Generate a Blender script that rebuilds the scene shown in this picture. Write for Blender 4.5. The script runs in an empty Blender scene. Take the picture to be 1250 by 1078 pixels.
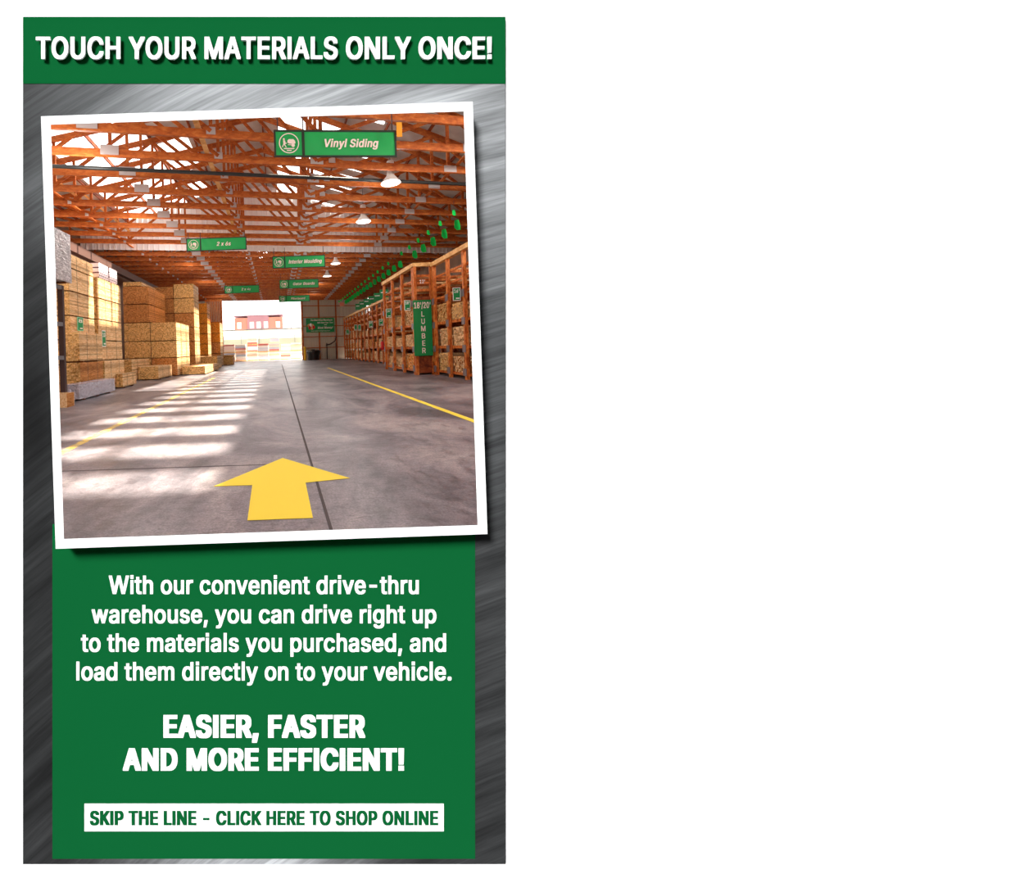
import bpy, math, random
from mathutils import Vector, Matrix
random.seed(11)
sc = bpy.context.scene
COL = sc.collection
PI = math.pi

# ------------------------------------------------------------------ camera numbers
F = 500.0                 # focal length in pixels of the 1250 px wide frame
VX, VY = 338.5, 426.5     # where the straight-ahead direction falls in the frame
ROLL = math.radians(1.87)
EYE = 1.7
CA, SA = math.cos(ROLL), math.sin(ROLL)

def UV(px, py):
    dx, dy = px - VX, py - VY
    return dx * CA - dy * SA, dx * SA + dy * CA

def W(px, py, Y):         # world point at distance Y
    u, v = UV(px, py)
    return Vector((u * Y / F, Y, EYE - v * Y / F))

def G(px, py, z=0.0):     # world point on a level plane
    u, v = UV(px, py)
    Y = F * (EYE - z) / v
    return Vector((u * Y / F, Y, z))

# ------------------------------------------------------------------ mesh helpers
class MB:
    def __init__(s): s.v = []; s.f = []
    def quad(s, a, b, c, d):
        n = len(s.v); s.v += [tuple(a), tuple(b), tuple(c), tuple(d)]; s.f.append((n, n+1, n+2, n+3))
    def box(s, x0, x1, y0, y1, z0, z1):
        n = len(s.v)
        s.v += [(x0,y0,z0),(x1,y0,z0),(x1,y1,z0),(x0,y1,z0),(x0,y0,z1),(x1,y0,z1),(x1,y1,z1),(x0,y1,z1)]
        s.f += [(n,n+3,n+2,n+1),(n+4,n+5,n+6,n+7),(n,n+1,n+5,n+4),(n+1,n+2,n+6,n+5),(n+2,n+3,n+7,n+6),(n+3,n,n+4,n+7)]
        return s
    def bar(s, p, q, w, h, up=(0, 1, 0)):
        p, q = Vector(p), Vector(q); d = (q - p).normalized()
        a = d.cross(Vector(up))
        if a.length < 1e-4: a = d.cross(Vector((1, 0, 0)))
        a.normalize(); b = a.cross(d).normalized()
        n = len(s.v)
        for c in (p, q):
            for i, j in ((-1,-1),(1,-1),(1,1),(-1,1)):
                s.v.append(tuple(c + a * (w/2*i) + b * (h/2*j)))
        s.f += [(n,n+1,n+2,n+3),(n+7,n+6,n+5,n+4)] + [(n+i, n+4+i, n+4+(i+1)%4, n+(i+1)%4) for i in range(4)]
        return s
    def tube(s, p, q, r, r2=None, seg=12, caps=True):
        r2 = r if r2 is None else r2
        p, q = Vector(p), Vector(q); d = (q - p).normalized()
        a = d.orthogonal().normalized(); b = d.cross(a)
        n = len(s.v)
        for c, rr in ((p, r), (q, r2)):
            for i in range(seg):
                t = 2*PI*i/seg
                s.v.append(tuple(c + a*rr*math.cos(t) + b*rr*math.sin(t)))
        for i in range(seg):
            j = (i+1) % seg
            s.f.append((n+i, n+j, n+seg+j, n+seg+i))
        if caps:
            s.f.append(tuple(n+i for i in reversed(range(seg)))); s.f.append(tuple(n+seg+i for i in range(seg)))
        return s
    def lathe(s, prof, c=(0,0,0), seg=20):
        n = len(s.v); m = len(prof)
        for r, z in prof:
            for i in range(seg):
                t = 2*PI*i/seg
                s.v.append((c[0]+r*math.cos(t), c[1]+r*math.sin(t), c[2]+z))
        for k in range(m-1):
            for i in range(seg):
                j = (i+1) % seg
                s.f.append((n+k*seg+i, n+k*seg+j, n+(k+1)*seg+j, n+(k+1)*seg+i))
        return s
    def prism(s, pts, off):   # closed polygon (3D points) pushed along off
        n = len(s.v); m = len(pts); off = Vector(off)
        s.v += [tuple(p) for p in pts] + [tuple(Vector(p) + off) for p in pts]
        s.f += [tuple(range(n, n+m)), tuple(range(n+2*m-1, n+m-1, -1))]
        for i in range(m):
            j = (i+1) % m
            s.f.append((n+i, n+m+i, n+m+j, n+j))
        return s
    def ring(s, fo, fi, bo, bi):   # picture-frame solid between outer/inner quads, front and back
        n = len(s.v); s.v += [tuple(p) for p in list(fo)+list(fi)+list(bo)+list(bi)]
        m = len(fo)
        for i in range(m):
            j = (i+1) % m
            s.f += [(n+i, n+j, n+m+j, n+m+i), (n+2*m+j, n+2*m+i, n+3*m+i, n+3*m+j),
                    (n+j, n+i, n+2*m+i, n+2*m+j), (n+m+i, n+m+j, n+3*m+j, n+3*m+i)]
        return s
    def mesh(s, name, mat=None, smooth=False):
        me = bpy.data.meshes.new(name); me.from_pydata(s.v, [], s.f); me.update()
        import bmesh
        bm = bmesh.new(); bm.from_mesh(me); bmesh.ops.recalc_face_normals(bm, faces=bm.faces); bm.to_mesh(me); bm.free()
        if mat: me.materials.append(mat)
        if smooth:
            for p in me.polygons: p.use_smooth = True
        return me

def link(name, me, parent=None, loc=None):
    o = bpy.data.objects.new(name, me); COL.objects.link(o)
    if parent: o.parent = parent
    if loc is not None: o.location = loc
    return o

def obj(name, mb, mat, parent=None, loc=None, smooth=False):
    return link(name, mb.mesh(name, mat, smooth), parent, loc)

def tag(o, label, cat, group=None, kind=None):
    o['label'] = label; o['category'] = cat
    if group: o['group'] = group
    if kind: o['kind'] = kind
    return o

def thing(name, label, cat, loc=(0,0,0), rz=0.0, group=None):
    o = bpy.data.objects.new(name, None); COL.objects.link(o)
    o.empty_display_size = 0.2; o.location = loc; o.rotation_euler = (0, 0, rz)
    return tag(o, label, cat, group)

def struct(name, mb, mat, label=None, cat=None, smooth=False):
    o = obj(name, mb, mat, smooth=smooth); o['kind'] = 'structure'
    o['label'] = label; o['category'] = cat
    return o

def dup(root, loc, label, rz=None):
    r = root.copy(); COL.objects.link(r); r.location = loc; r['label'] = label
    if rz is not None: r.rotation_euler = (0, 0, rz)
    for ch in list(root.children):
        c = ch.copy(); COL.objects.link(c); c.parent = r
        for g in list(ch.children):
            d = g.copy(); COL.objects.link(d); d.parent = c
    return r

ORD = ['first','second','third','fourth','fifth','sixth','seventh','eighth','ninth','tenth','eleventh','twelfth',
       'thirteenth','fourteenth','fifteenth','sixteenth','seventeenth','eighteenth','nineteenth','twentieth']

# ------------------------------------------------------------------ materials
def srgb(r, g, b):
    def f(c):
        c /= 255.0
        return c/12.92 if c <= .04045 else ((c+.055)/1.055)**2.4
    return (f(r), f(g), f(b), 1)

def M(name, col, rough=0.6, metal=0.0, spec=0.4):
    m = bpy.data.materials.new(name); m.use_nodes = True
    b = m.node_tree.nodes['Principled BSDF']
    b.inputs['Base Color'].default_value = col; b.inputs['Roughness'].default_value = rough
    b.inputs['Metallic'].default_value = metal; b.inputs['Specular IOR Level'].default_value = spec
    return m

class NT:
    def __init__(s, m):
        s.m = m; s.t = m.node_tree; s.b = s.t.nodes['Principled BSDF']
    def n(s, typ, **kw):
        x = s.t.nodes.new(typ)
        for k, v in kw.items():
            if k.startswith('_'): setattr(x, k[1:], v)
            else: x.inputs[k].default_value = v
        return x
    def l(s, a, b): s.t.links.new(a, b)
    def coord(s, kind='Object', scale=(1,1,1), rot=(0,0,0)):
        tc = s.n('ShaderNodeTexCoord'); mp = s.n('ShaderNodeMapping')
        mp.inputs['Scale'].default_value = scale; mp.inputs['Rotation'].default_value = rot
        s.l(tc.outputs[kind], mp.inputs['Vector']); return mp.outputs['Vector']
    def pos(s, scale=(1,1,1), rot=(0,0,0)):
        g = s.n('ShaderNodeNewGeometry'); mp = s.n('ShaderNodeMapping')
        mp.inputs['Scale'].default_value = scale; mp.inputs['Rotation'].default_value = rot
        s.l(g.outputs['Position'], mp.inputs['Vector']); return mp.outputs['Vector']
    def noise(s, vec, scale=5, detail=4, rough=.6, dist=0):
        x = s.n('ShaderNodeTexNoise', Scale=scale, Detail=detail, Roughness=rough, Distortion=dist)
        s.l(vec, x.inputs['Vector']); return x.outputs['Fac']
    def ramp(s, fac, stops):
        r = s.n('ShaderNodeValToRGB'); e = r.color_ramp.elements
        while len(e) < len(stops): e.new(.5)
        for k, (p, c) in enumerate(stops): e[k].position = p; e[k].color = c
        s.l(fac, r.inputs['Fac']); return r.outputs['Color']
    def mix(s, fac, a, b, mode='MIX'):
        x = s.n('ShaderNodeMix', _data_type='RGBA', _blend_type=mode)
        for sock, val in ((x.inputs['Factor'], fac), (x.inputs[6], a), (x.inputs[7], b)):
            if hasattr(val, 'links'): s.l(val, sock)
            else: sock.default_value = val
        return x.outputs[2]
    def math(s, op, a, b=0.0, clamp=False):
        x = s.n('ShaderNodeMath', _operation=op, _use_clamp=clamp)
        for i, val in enumerate((a, b)):
            if hasattr(val, 'links'): s.l(val, x.inputs[i])
            else: x.inputs[i].default_value = val
        return x.outputs[0]
    def bump(s, h, strength=.3, dist=.02):
        b = s.n('ShaderNodeBump', Strength=strength, Distance=dist)
        s.l(h, b.inputs['Height']); s.l(b.outputs['Normal'], s.b.inputs['Normal'])
    def color(s, c): s.l(c, s.b.inputs['Base Color'])

def wood(name, dark, mid, light, rough=.65, per_board=True, grain=(1,1,1), lo=.34, hi=.68):
    m = M(name, mid, rough, 0, .25); t = NT(m)
    v = t.pos(grain)
    n1 = t.noise(v, 3.0, 5, .65, .6)
    c = t.ramp(n1, [(lo, dark), (.5, mid), (hi, light)])
    if per_board:
        g = t.n('ShaderNodeNewGeometry')
        r = t.ramp(g.outputs['Random Per Island'], [(0, (.62,.56,.50,1)), (.35, (.9,.88,.86,1)), (1, (1.18,1.16,1.12,1))])
        c = t.mix(1.0, c, r, 'MULTIPLY')
    t.color(c); t.bump(n1, .15, .01)
    return m

m_truss = wood('truss_timber', srgb(122,56,22), srgb(176,92,40), srgb(208,132,66), .55, True, (1.2,1.2,3), .24, .8)
m_rackw = wood('rack_timber', srgb(150,72,28), srgb(200,108,46), srgb(226,146,78), .55, True, (2,2,1))
m_plank = wood('pale_plank', srgb(196,140,80), srgb(224,172,108), srgb(240,200,140), .6, False)
m_purl  = wood('purlin_timber', srgb(96,40,20), srgb(140,66,32), srgb(170,90,46), .6, False)
m_bound = wood('board_pale', srgb(200,154,104), srgb(230,192,144), srgb(244,218,178), .7, True, (6,1.2,6))
m_boundb= wood('board_brown', srgb(150,92,46), srgb(190,128,72), srgb(214,158,98), .7, True, (6,1.2,6))
m_boundo= wood('board_orange', srgb(190,104,28), srgb(224,142,44), srgb(240,172,76), .7, True, (6,1.2,6))
m_ends  = wood('board_end_grain', srgb(150,104,54), srgb(216,172,108), srgb(242,208,152), .75, True, (5,5,5))
m_bearer= M('bearer_wood', srgb(110,66,34), .8)
m_strap = M('strap_dark', srgb(92,84,74), .5)
m_steel = M('gusset_steel', srgb(186,180,180), .45, .3)
m_bracket = M('bracket_grey', srgb(124,112,116), .5, .3)
m_darksteel = M('dark_steel', srgb(74,58,58), .5, .2)
m_greysteel = M('grey_steel', srgb(118,116,122), .5, .2)
m_eave  = M('eave_brown', srgb(98,72,66), .6)
m_pipe  = M('pipe_black', srgb(34,36,36), .4)
m_lampw = M('lamp_white', srgb(216,212,208), .35)
m_green = M('banner_green', srgb(18,160,80), .5)
m_greenf= M('flag_green', srgb(20,240,105), .5)
m_black = M('banner_black', srgb(30,44,36), .6)
m_white = M('print_white', srgb(240,240,238), .6)
m_pinkw = M('print_pinkish', srgb(238,222,216), .6)
m_yellow= M('road_yellow', srgb(230,206,64), .7)
m_yelpost = M('bollard_yellow', srgb(236,186,24), .5)
m_orange= M('tag_orange', srgb(236,160,40), .6)
m_red   = M('red_paint', srgb(196,24,30), .4)
m_blackbag = M('bag_black', srgb(26,24,26), .35)
m_chain = M('wire_grey', srgb(90,86,84), .5, .4)

m_faded = M('road_yellow_worn', srgb(200,176,90), .7); t = NT(m_faded)
t.color(t.ramp(t.noise(t.pos((2,2,1)), 4, 5), [(.4, srgb(150,138,120)), (.6, srgb(214,180,70))]))
def corr_mat(name, c1, c2, axis_scale, strength=.5):
    m = M(name, c1, .55, .1); t = NT(m)
    v = t.pos(axis_scale)
    w = t.n('ShaderNodeTexWave', Scale=1.0, Distortion=0.0); w.wave_profile = 'SIN'
    t.l(v, w.inputs['Vector'])
    n = t.noise(t.pos((.6,.6,.6)), 2.0, 4)
    t.color(t.ramp(n, [(.3, c2), (.7, c1)])); t.bump(w.outputs['Fac'], strength, .03)
    return m
m_roof = corr_mat('roof_sheet', srgb(204,196,190), srgb(170,160,156), (0,6,0), .6)
m_siding = M('siding_white', srgb(242,236,240), .6)
m_sidingb = M('siding_beige', srgb(196,188,172), .6)
m_wallm = corr_mat('wall_sheet', srgb(150,120,100), srgb(120,92,78), (0,6,0), .5)

# concrete floor: stains, scuffs and wear
m_floor = M('concrete', srgb(150,142,142), .5, 0, .45); t = NT(m_floor)
n1 = t.noise(t.pos((.35,.22,1)), 1.6, 8, .62, .8)
n2 = t.noise(t.pos((1.6,.9,1)), 3.0, 8, .7, .5)
n3 = t.noise(t.pos((14,14,1)), 3.0, 3, .6)
c = t.ramp(n1, [(.38, srgb(88,86,94)), (.5, srgb(124,119,127)), (.63, srgb(154,147,150))])
c = t.mix(.75, c, t.ramp(n2, [(.36, (.5,.49,.51,1)), (.49, (.95,.95,.95,1)), (.66, (1.2,1.18,1.16,1))]), 'MULTIPLY')
c = t.mix(.9, c, t.ramp(n3, [(.38, (.72,.72,.74,1)), (.62, (1.18,1.18,1.18,1))]), 'MULTIPLY')
n4 = t.noise(t.pos((2.2,5.5,1), (0,0,.15)), 2.0, 7, .72, 1.5)
c = t.mix(.8, c, t.ramp(n4, [(.36, (.62,.61,.63,1)), (.48, (1,1,1,1)), (.64, (1.25,1.22,1.19,1))]), 'MULTIPLY')
t.color(c)
t.l(t.math('ADD', t.math('MULTIPLY', n2, .45), .16), t.b.inputs['Roughness'])
t.bump(n2, .12, .01)
m_joint = M('floor_joint', srgb(70,64,66), .8)
m_ground = M('yard_concrete', srgb(226,222,218), .8)

# translucent roof panel
m_sky = bpy.data.materials.new('skylight_panel'); m_sky.use_nodes = True
nt = m_sky.node_tree; nt.nodes.clear()
o_ = nt.nodes.new('ShaderNodeOutputMaterial'); mx = nt.nodes.new('ShaderNodeMixShader'); mx.inputs[0].default_value = .16
tr = nt.nodes.new('ShaderNodeBsdfTransparent'); tr.inputs[0].default_value = (.97,.97,1,1)
tl = nt.nodes.new('ShaderNodeBsdfTranslucent'); tl.inputs[0].default_value = (.92,.93,.96,1)
nt.links.new(tr.outputs[0], mx.inputs[1]); nt.links.new(tl.outputs[0], mx.inputs[2]); nt.links.new(mx.outputs[0], o_.inputs[0])

# ------------------------------------------------------------------ lettering: letter outlines as plain numbers (advance, closed loops; capital height 509)
GL = {
'!':(196,['67,160 63,509 132,509 128,160','98,-4 89,-4 81,-1 73,3 66,9 60,16 56,24 53,32 52,41 53,50 56,58 60,66 66,73 73,79 81,83 89,86 98,86 107,86 116,83 123,79 130,73 136,66 140,58 143,50 143,41 143,32 140,24 136,16 130,9 123,3 116,-1 107,-4']),
"'":(206,['78,318 70,509 136,509 128,318']),
',':(188,['38,-119 68,71 137,71 84,-119']),
'-':(453,['337,244 337,188 114,188 114,244']),
'.':(188,['95,-4 86,-4 78,-1 70,3 63,9 57,16 53,24 50,32 50,41 50,50 53,59 57,66 63,73 70,79 78,83 86,86 95,87 104,86 113,83 121,79 128,73 134,66 138,59 140,50 141,41 140,32 138,24 134,16 128,9 121,3 113,-1 104,-4']),
'/':(249,['235,533 71,-76 14,-76 178,533']),
'0':(453,['227,-7 199,-5 174,1 151,11 130,24 111,41 95,62 80,86 69,113 60,144 53,178 49,214 48,254 49,294 53,330 60,364 69,395 81,422 95,447 112,467 130,484 151,498 174,508 200,514 227,516 254,514 279,508 302,498 323,484 342,467 358,447 372,422 384,395 393,364 400,330 404,294 405,254 404,214 400,178 393,144 384,113 373,86 359,62 342,41 323,24 302,11 279,1 254,-5','227,50 245,51 261,56 276,63 290,74 303,87 313,103 323,122 330,144 336,168 340,194 343,223 344,254 343,285 340,314 336,341 330,365 323,387 313,405 303,422 290,435 276,446 261,453 245,458 227,460 209,458 192,453 177,446 163,435 151,422 140,405 131,387 123,365 117,341 113,314 110,285 109,254 110,223 113,194 117,168 123,144 131,122 140,103 151,87 163,74 177,63 192,56 209,51']),
'1':(453,['76,0 76,55 391,55 391,0','276,509 276,0 212,0 212,448 209,448 86,358 86,427 198,509']),
'2':(453,['64,0 64,47 234,229 282,282 291,294 299,305 305,316 311,327 315,337 318,348 320,360 320,371 319,385 317,397 313,408 308,419 301,428 293,436 283,443 273,449 262,454 250,457 237,459 224,460 209,459 196,457 184,453 172,447 162,441 153,433 145,424 139,413 134,402 130,390 128,376 127,362 66,362 67,384 71,405 77,424 86,442 98,459 111,473 126,486 143,496 162,505 182,511 203,514 225,516 247,514 268,511 288,505 306,497 323,486 337,474 350,461 361,445 370,428 376,411 380,392 381,372 380,358 378,345 375,331 371,318 365,304 357,290 347,275 336,259 267,180 153,60 153,57 389,57 389,0']),
'4':(453,['40,105 40,158 247,509 311,509 109,166 109,163 413,163 413,105','282,0 282,121 282,146 282,318 343,318 343,0']),
'6':(453,['226,-7 203,-5 182,-1 161,5 142,15 125,26 109,40 96,56 84,74 75,94 69,115 65,138 64,162 65,180 68,199 73,219 80,239 89,261 102,285 118,311 137,340 252,509 322,509 151,261 145,261 149,268 154,275 159,281 165,288 172,293 179,299 187,303 196,307 205,310 214,312 224,314 235,314 257,313 278,309 298,303 316,295 332,284 346,271 359,257 370,240 378,221 384,201 388,180 389,157 388,134 384,112 377,92 368,73 356,55 343,39 327,26 310,14 291,5 271,-2 249,-6','226,48 241,49 254,52 267,56 279,63 289,70 299,79 307,90 314,101 320,114 324,128 327,142 327,157 327,173 324,187 320,201 314,213 307,225 299,235 289,244 279,251 267,258 254,262 241,264 226,265 212,264 198,262 186,258 174,252 163,244 153,235 145,225 138,214 132,201 128,188 126,174 125,158 126,143 128,128 132,114 138,102 145,90 153,79 163,70 174,63 186,56 198,52 212,49']),
'8':(453,['226,-7 201,-6 178,-2 156,3 136,11 117,21 101,33 86,47 74,62 64,78 57,96 53,115 52,135 53,151 55,166 59,181 65,195 72,208 81,220 90,231 101,241 113,249 125,256 139,261 153,265 153,267 135,273 119,282 105,293 93,308 83,324 76,342 72,360 70,380 72,399 75,417 82,434 90,450 101,464 114,477 129,488 146,498 164,506 184,511 204,514 226,516 248,514 269,511 288,506 306,498 323,488 337,477 350,464 361,450 370,434 377,417 380,399 382,380 380,361 376,342 369,324 359,308 347,293 333,282 318,273 300,267 300,265 314,261 327,256 339,249 351,241 362,231 372,220 380,208 387,195 393,181 397,166 400,151 401,135 399,115 395,96 388,78 378,62 366,47 352,33 335,21 317,11 296,3 275,-2 251,-6','226,49 243,50 258,52 272,55 285,60 296,66 307,74 315,82 323,91 329,102 333,113 336,126 337,139 336,152 333,165 329,177 322,189 314,199 305,208 295,216 283,223 270,228 256,232 242,234 226,235 211,234 196,232 182,228 169,223 157,216 147,208 138,199 130,189 123,177 119,165 116,152 115,139 116,126 119,113 123,102 129,91 136,82 145,74 156,66 167,60 180,55 195,52 210,50','226,290 239,290 252,292 263,296 274,300 284,306 293,313 300,321 307,330 312,341 316,351 318,363 319,376 318,388 316,399 313,410 308,420 301,429 294,437 285,444 275,449 264,454 252,457 240,459 226,460 213,459 200,457 188,454 177,449 167,444 159,437 151,429 145,420 139,410 136,399 134,388 133,376 134,363 136,351 139,341 145,330 151,321 159,313 168,306 178,300 189,296 201,292 213,290']),
'A':(480,['16,0 201,509 276,509 463,0 395,0 287,302 264,372 232,478 245,478 213,371 191,302 85,0','110,142 110,199 370,199 370,142']),
'B':(456,['60,0 60,509 241,509 266,508 289,504 310,499 329,491 345,481 359,469 371,456 381,442 388,426 394,410 397,392 398,374 397,358 395,344 392,331 387,320 380,310 373,301 365,293 356,286 347,280 336,275 326,270 315,267 315,262 327,261 339,257 351,252 363,245 374,237 385,227 394,216 402,203 409,189 414,173 417,155 418,136 417,117 413,100 408,83 400,67 390,52 377,39 362,28 344,18 324,10 301,4 275,1 247,0','125,57 245,57 272,58 296,63 315,70 330,80 341,92 349,105 354,120 355,137 355,149 352,161 348,173 342,184 335,194 327,203 317,211 306,218 293,224 279,228 264,230 248,231 125,231','125,285 238,285 252,286 265,288 277,291 288,296 299,302 308,309 316,317 323,326 329,337 333,348 335,359 336,372 334,388 330,403 323,417 313,429 299,439 283,446 263,450 240,452 125,452']),
'C':(510,['267,-7 235,-5 205,1 177,11 150,25 126,42 104,63 86,88 70,115 57,146 48,179 42,215 40,254 42,293 48,329 57,362 70,393 86,421 104,445 126,466 150,484 177,498 205,508 235,514 267,516 286,515 305,513 323,509 340,504 357,498 373,490 388,481 402,471 415,460 427,447 438,433 448,418 456,402 463,385 469,367 473,348 408,348 405,361 401,373 395,384 389,395 382,404 375,413 366,421 357,428 348,435 337,440 327,445 315,449 304,452 292,454 280,455 267,456 245,454 223,450 203,443 184,432 166,419 150,403 137,385 125,364 116,340 109,314 105,285 103,254 105,223 109,194 116,168 125,145 137,123 151,105 166,89 184,76 203,66 223,59 245,54 267,53 280,53 292,55 304,57 315,60 327,64 337,69 348,74 357,81 366,88 375,96 382,105 389,114 395,125 401,136 405,148 408,160 473,160 469,142 463,124 457,107 448,91 438,76 428,62 416,49 402,38 388,28 373,19 357,11 341,5 323,0 305,-4 286,-6']),
'D':(502,['219,0 96,0 96,57 215,57 244,58 272,63 296,70 318,81 337,94 354,110 368,128 379,149 388,172 394,198 398,226 399,255 398,285 394,312 388,337 379,361 368,381 354,399 338,415 320,428 299,438 275,446 249,450 221,452 93,452 93,509 225,509 261,507 294,501 325,492 353,478 377,461 399,441 418,418 433,391 446,361 455,329 460,293 462,255 460,217 455,181 446,149 433,119 417,92 398,68 376,48 351,31 322,17 291,8 256,2','125,509 125,0 60,0 60,509']),
'E':(419,['60,0 60,509 372,509 372,452 125,452 125,286 355,286 355,229 125,229 125,57 375,57 375,0']),
'F':(410,['60,0 60,509 369,509 369,452 125,452 125,278 346,278 346,221 125,221 125,0']),
'G':(520,['269,-7 236,-5 205,1 176,11 149,25 125,43 104,64 85,88 69,116 57,146 47,179 42,215 40,254 42,293 47,329 57,362 69,393 85,421 103,445 125,466 149,484 175,498 203,508 233,514 265,516 285,515 304,513 322,509 340,504 358,497 374,489 389,480 403,469 416,458 429,445 439,431 449,416 458,401 465,384 470,367 474,349 408,349 404,361 399,372 393,383 387,393 380,403 373,411 365,420 356,427 347,434 337,439 326,444 315,448 304,452 291,454 279,455 265,456 243,454 222,450 202,443 183,432 166,419 150,404 137,385 125,364 116,340 109,314 105,285 103,254 105,223 109,194 116,168 125,145 137,124 151,105 166,90 184,76 203,66 224,59 246,54 269,53 290,54 309,57 328,63 345,71 360,81 374,93 386,107 396,123 404,141 410,160 414,180 415,202 434,199 283,199 283,256 478,256 478,200 476,170 471,141 463,115 451,91 436,69 419,50 399,33 377,19 352,8 326,0 298,-5']),
'H':(517,['60,0 60,509 125,509 125,289 392,289 392,509 457,509 457,0 392,0 392,232 125,232 125,0']),
'I':(300,['31,0 31,57 118,57 118,452 31,452 31,509 269,509 269,452 183,452 183,57 269,57 269,0']),
'K':(467,['104,145 104,216 139,261 174,303 212,344 364,509 448,509 231,276 228,276','60,0 60,509 125,509 125,334 124,225 125,193 125,0','372,0 188,259 228,309 449,0']),
'L':(393,['60,0 60,509 125,509 125,57 361,57 361,0']),
'M':(628,['60,0 60,509 152,509 277,187 287,159 299,123 311,84 322,49 307,49 318,83 330,121 342,158 352,187 476,509 568,509 568,0 504,0 504,291 504,327 505,369 506,413 507,457 513,457 498,409 482,363 467,322 456,291 342,0 286,0 170,291 159,321 145,361 129,408 112,457 119,457 120,416 121,372 122,328 122,291 122,0']),
'N':(523,['60,0 60,509 136,509 343,183 363,151 388,107 414,55 405,54 401,108 399,157 399,195 399,509 463,509 463,0 387,0 202,290 177,331 148,381 108,452 119,454 122,384 124,328 125,291 125,0']),
'O':(533,['267,-7 235,-5 205,1 177,11 150,25 126,42 105,63 86,88 70,115 57,146 48,179 42,215 40,254 42,293 48,329 57,362 70,393 86,421 105,445 126,466 150,484 177,498 205,508 235,514 267,516 299,514 329,508 357,498 384,484 408,466 429,445 448,421 464,393 477,362 486,329 491,293 493,254 491,215 486,179 477,146 464,115 448,88 429,63 408,42 384,25 357,11 329,1 299,-5','267,53 289,54 310,59 330,66 349,76 367,89 383,105 396,123 408,144 418,168 425,194 429,223 430,254 429,286 425,314 418,341 408,365 396,386 383,404 367,420 349,433 330,443 310,450 289,454 267,456 245,454 223,450 203,443 184,433 167,420 151,404 137,385 125,364 116,340 109,314 105,285 103,254 105,223 109,194 116,168 125,144 137,123 151,105 167,89 184,76 203,66 223,59 245,54']),
'P':(445,['60,0 60,509 235,509 263,507 289,503 312,497 332,487 350,476 366,462 379,447 390,430 398,411 404,391 407,370 409,348 407,325 404,304 398,284 390,265 379,248 366,233 350,219 332,207 312,198 289,191 263,187 235,186 109,186 109,242 233,242 252,243 269,246 284,250 297,256 308,264 318,272 327,282 333,294 338,306 342,319 344,333 344,348 344,362 342,376 338,389 333,402 326,413 318,423 308,431 297,439 284,444 268,449 251,451 232,452 125,452 125,0']),
'R':(449,['60,0 60,509 236,509 264,507 290,504 313,497 333,489 351,478 367,465 380,450 390,433 399,415 405,395 408,374 409,352 408,330 405,309 399,290 390,271 380,255 367,240 351,228 333,217 312,209 289,203 264,199 236,198 96,198 96,255 234,255 252,256 269,258 284,262 298,267 309,273 319,281 327,290 334,300 339,312 342,324 344,338 345,352 344,367 342,380 339,393 334,405 327,415 319,425 309,433 298,440 284,445 269,449 252,451 233,452 125,452 125,0','353,0 230,229 303,229 428,0']),
'S':(447,['224,-9 197,-8 172,-4 149,1 128,9 108,19 91,31 76,45 64,60 54,77 46,96 41,115 38,137 104,137 107,123 110,110 116,98 123,88 132,79 142,71 154,64 166,59 180,55 194,52 209,50 224,49 241,50 257,52 272,55 286,60 299,66 311,74 321,82 329,92 336,102 341,114 345,126 346,139 345,151 342,161 338,171 332,179 325,186 316,193 307,199 296,205 245,222 184,239 154,249 128,260 105,274 86,289 71,307 60,326 54,348 52,372 53,393 58,413 65,431 75,448 87,463 102,476 119,488 138,498 158,506 180,511 203,514 227,516 252,514 275,511 296,505 316,498 334,488 351,476 365,463 377,449 387,433 394,415 399,397 401,378 337,378 334,396 326,412 316,426 302,437 286,447 267,453 247,457 225,459 209,458 194,456 180,452 167,448 156,442 145,435 136,427 129,418 123,409 118,398 116,387 115,376 116,363 119,352 124,342 131,334 139,326 148,319 158,313 169,308 212,293 264,279 312,264 324,258 336,252 347,245 359,238 369,229 379,220 387,209 395,198 401,185 405,171 407,155 408,139 407,118 403,99 396,81 386,64 374,48 360,34 343,21 323,11 302,2 278,-4 252,-8']),
'T':(449,['32,452 32,509 417,509 417,452 257,452 257,0 193,0 193,452']),
'U':(517,['259,-8 230,-7 203,-2 177,5 154,15 133,28 114,43 98,60 85,80 74,101 66,124 62,148 60,173 60,509 124,509 124,178 125,160 128,144 133,128 141,113 150,99 160,87 173,77 187,68 203,61 220,56 239,53 259,52 279,53 298,56 315,61 331,68 345,77 357,87 368,99 377,113 384,128 389,144 392,160 393,178 393,509 457,509 457,173 456,148 451,124 443,101 433,80 419,60 403,43 384,28 363,15 340,5 315,-2 288,-7']),
'V':(480,['204,0 16,509 84,509 192,206 215,137 248,31 235,31 267,138 290,206 395,509 463,509 278,0']),
'W':(686,['155,0 16,509 82,509 163,196 175,145 187,94 197,40 189,40 200,94 211,145 224,196 306,509 380,509 462,196 474,145 486,94 497,40 488,40 499,94 510,145 523,196 603,509 670,509 530,0 455,0 368,323 351,391 336,475 350,475 335,395 318,323 230,0']),
'Y':(472,['203,0 203,208 16,509 91,509 192,344 222,292 250,230 224,230 251,293 280,344 381,509 455,509 268,208 268,0']),
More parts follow.
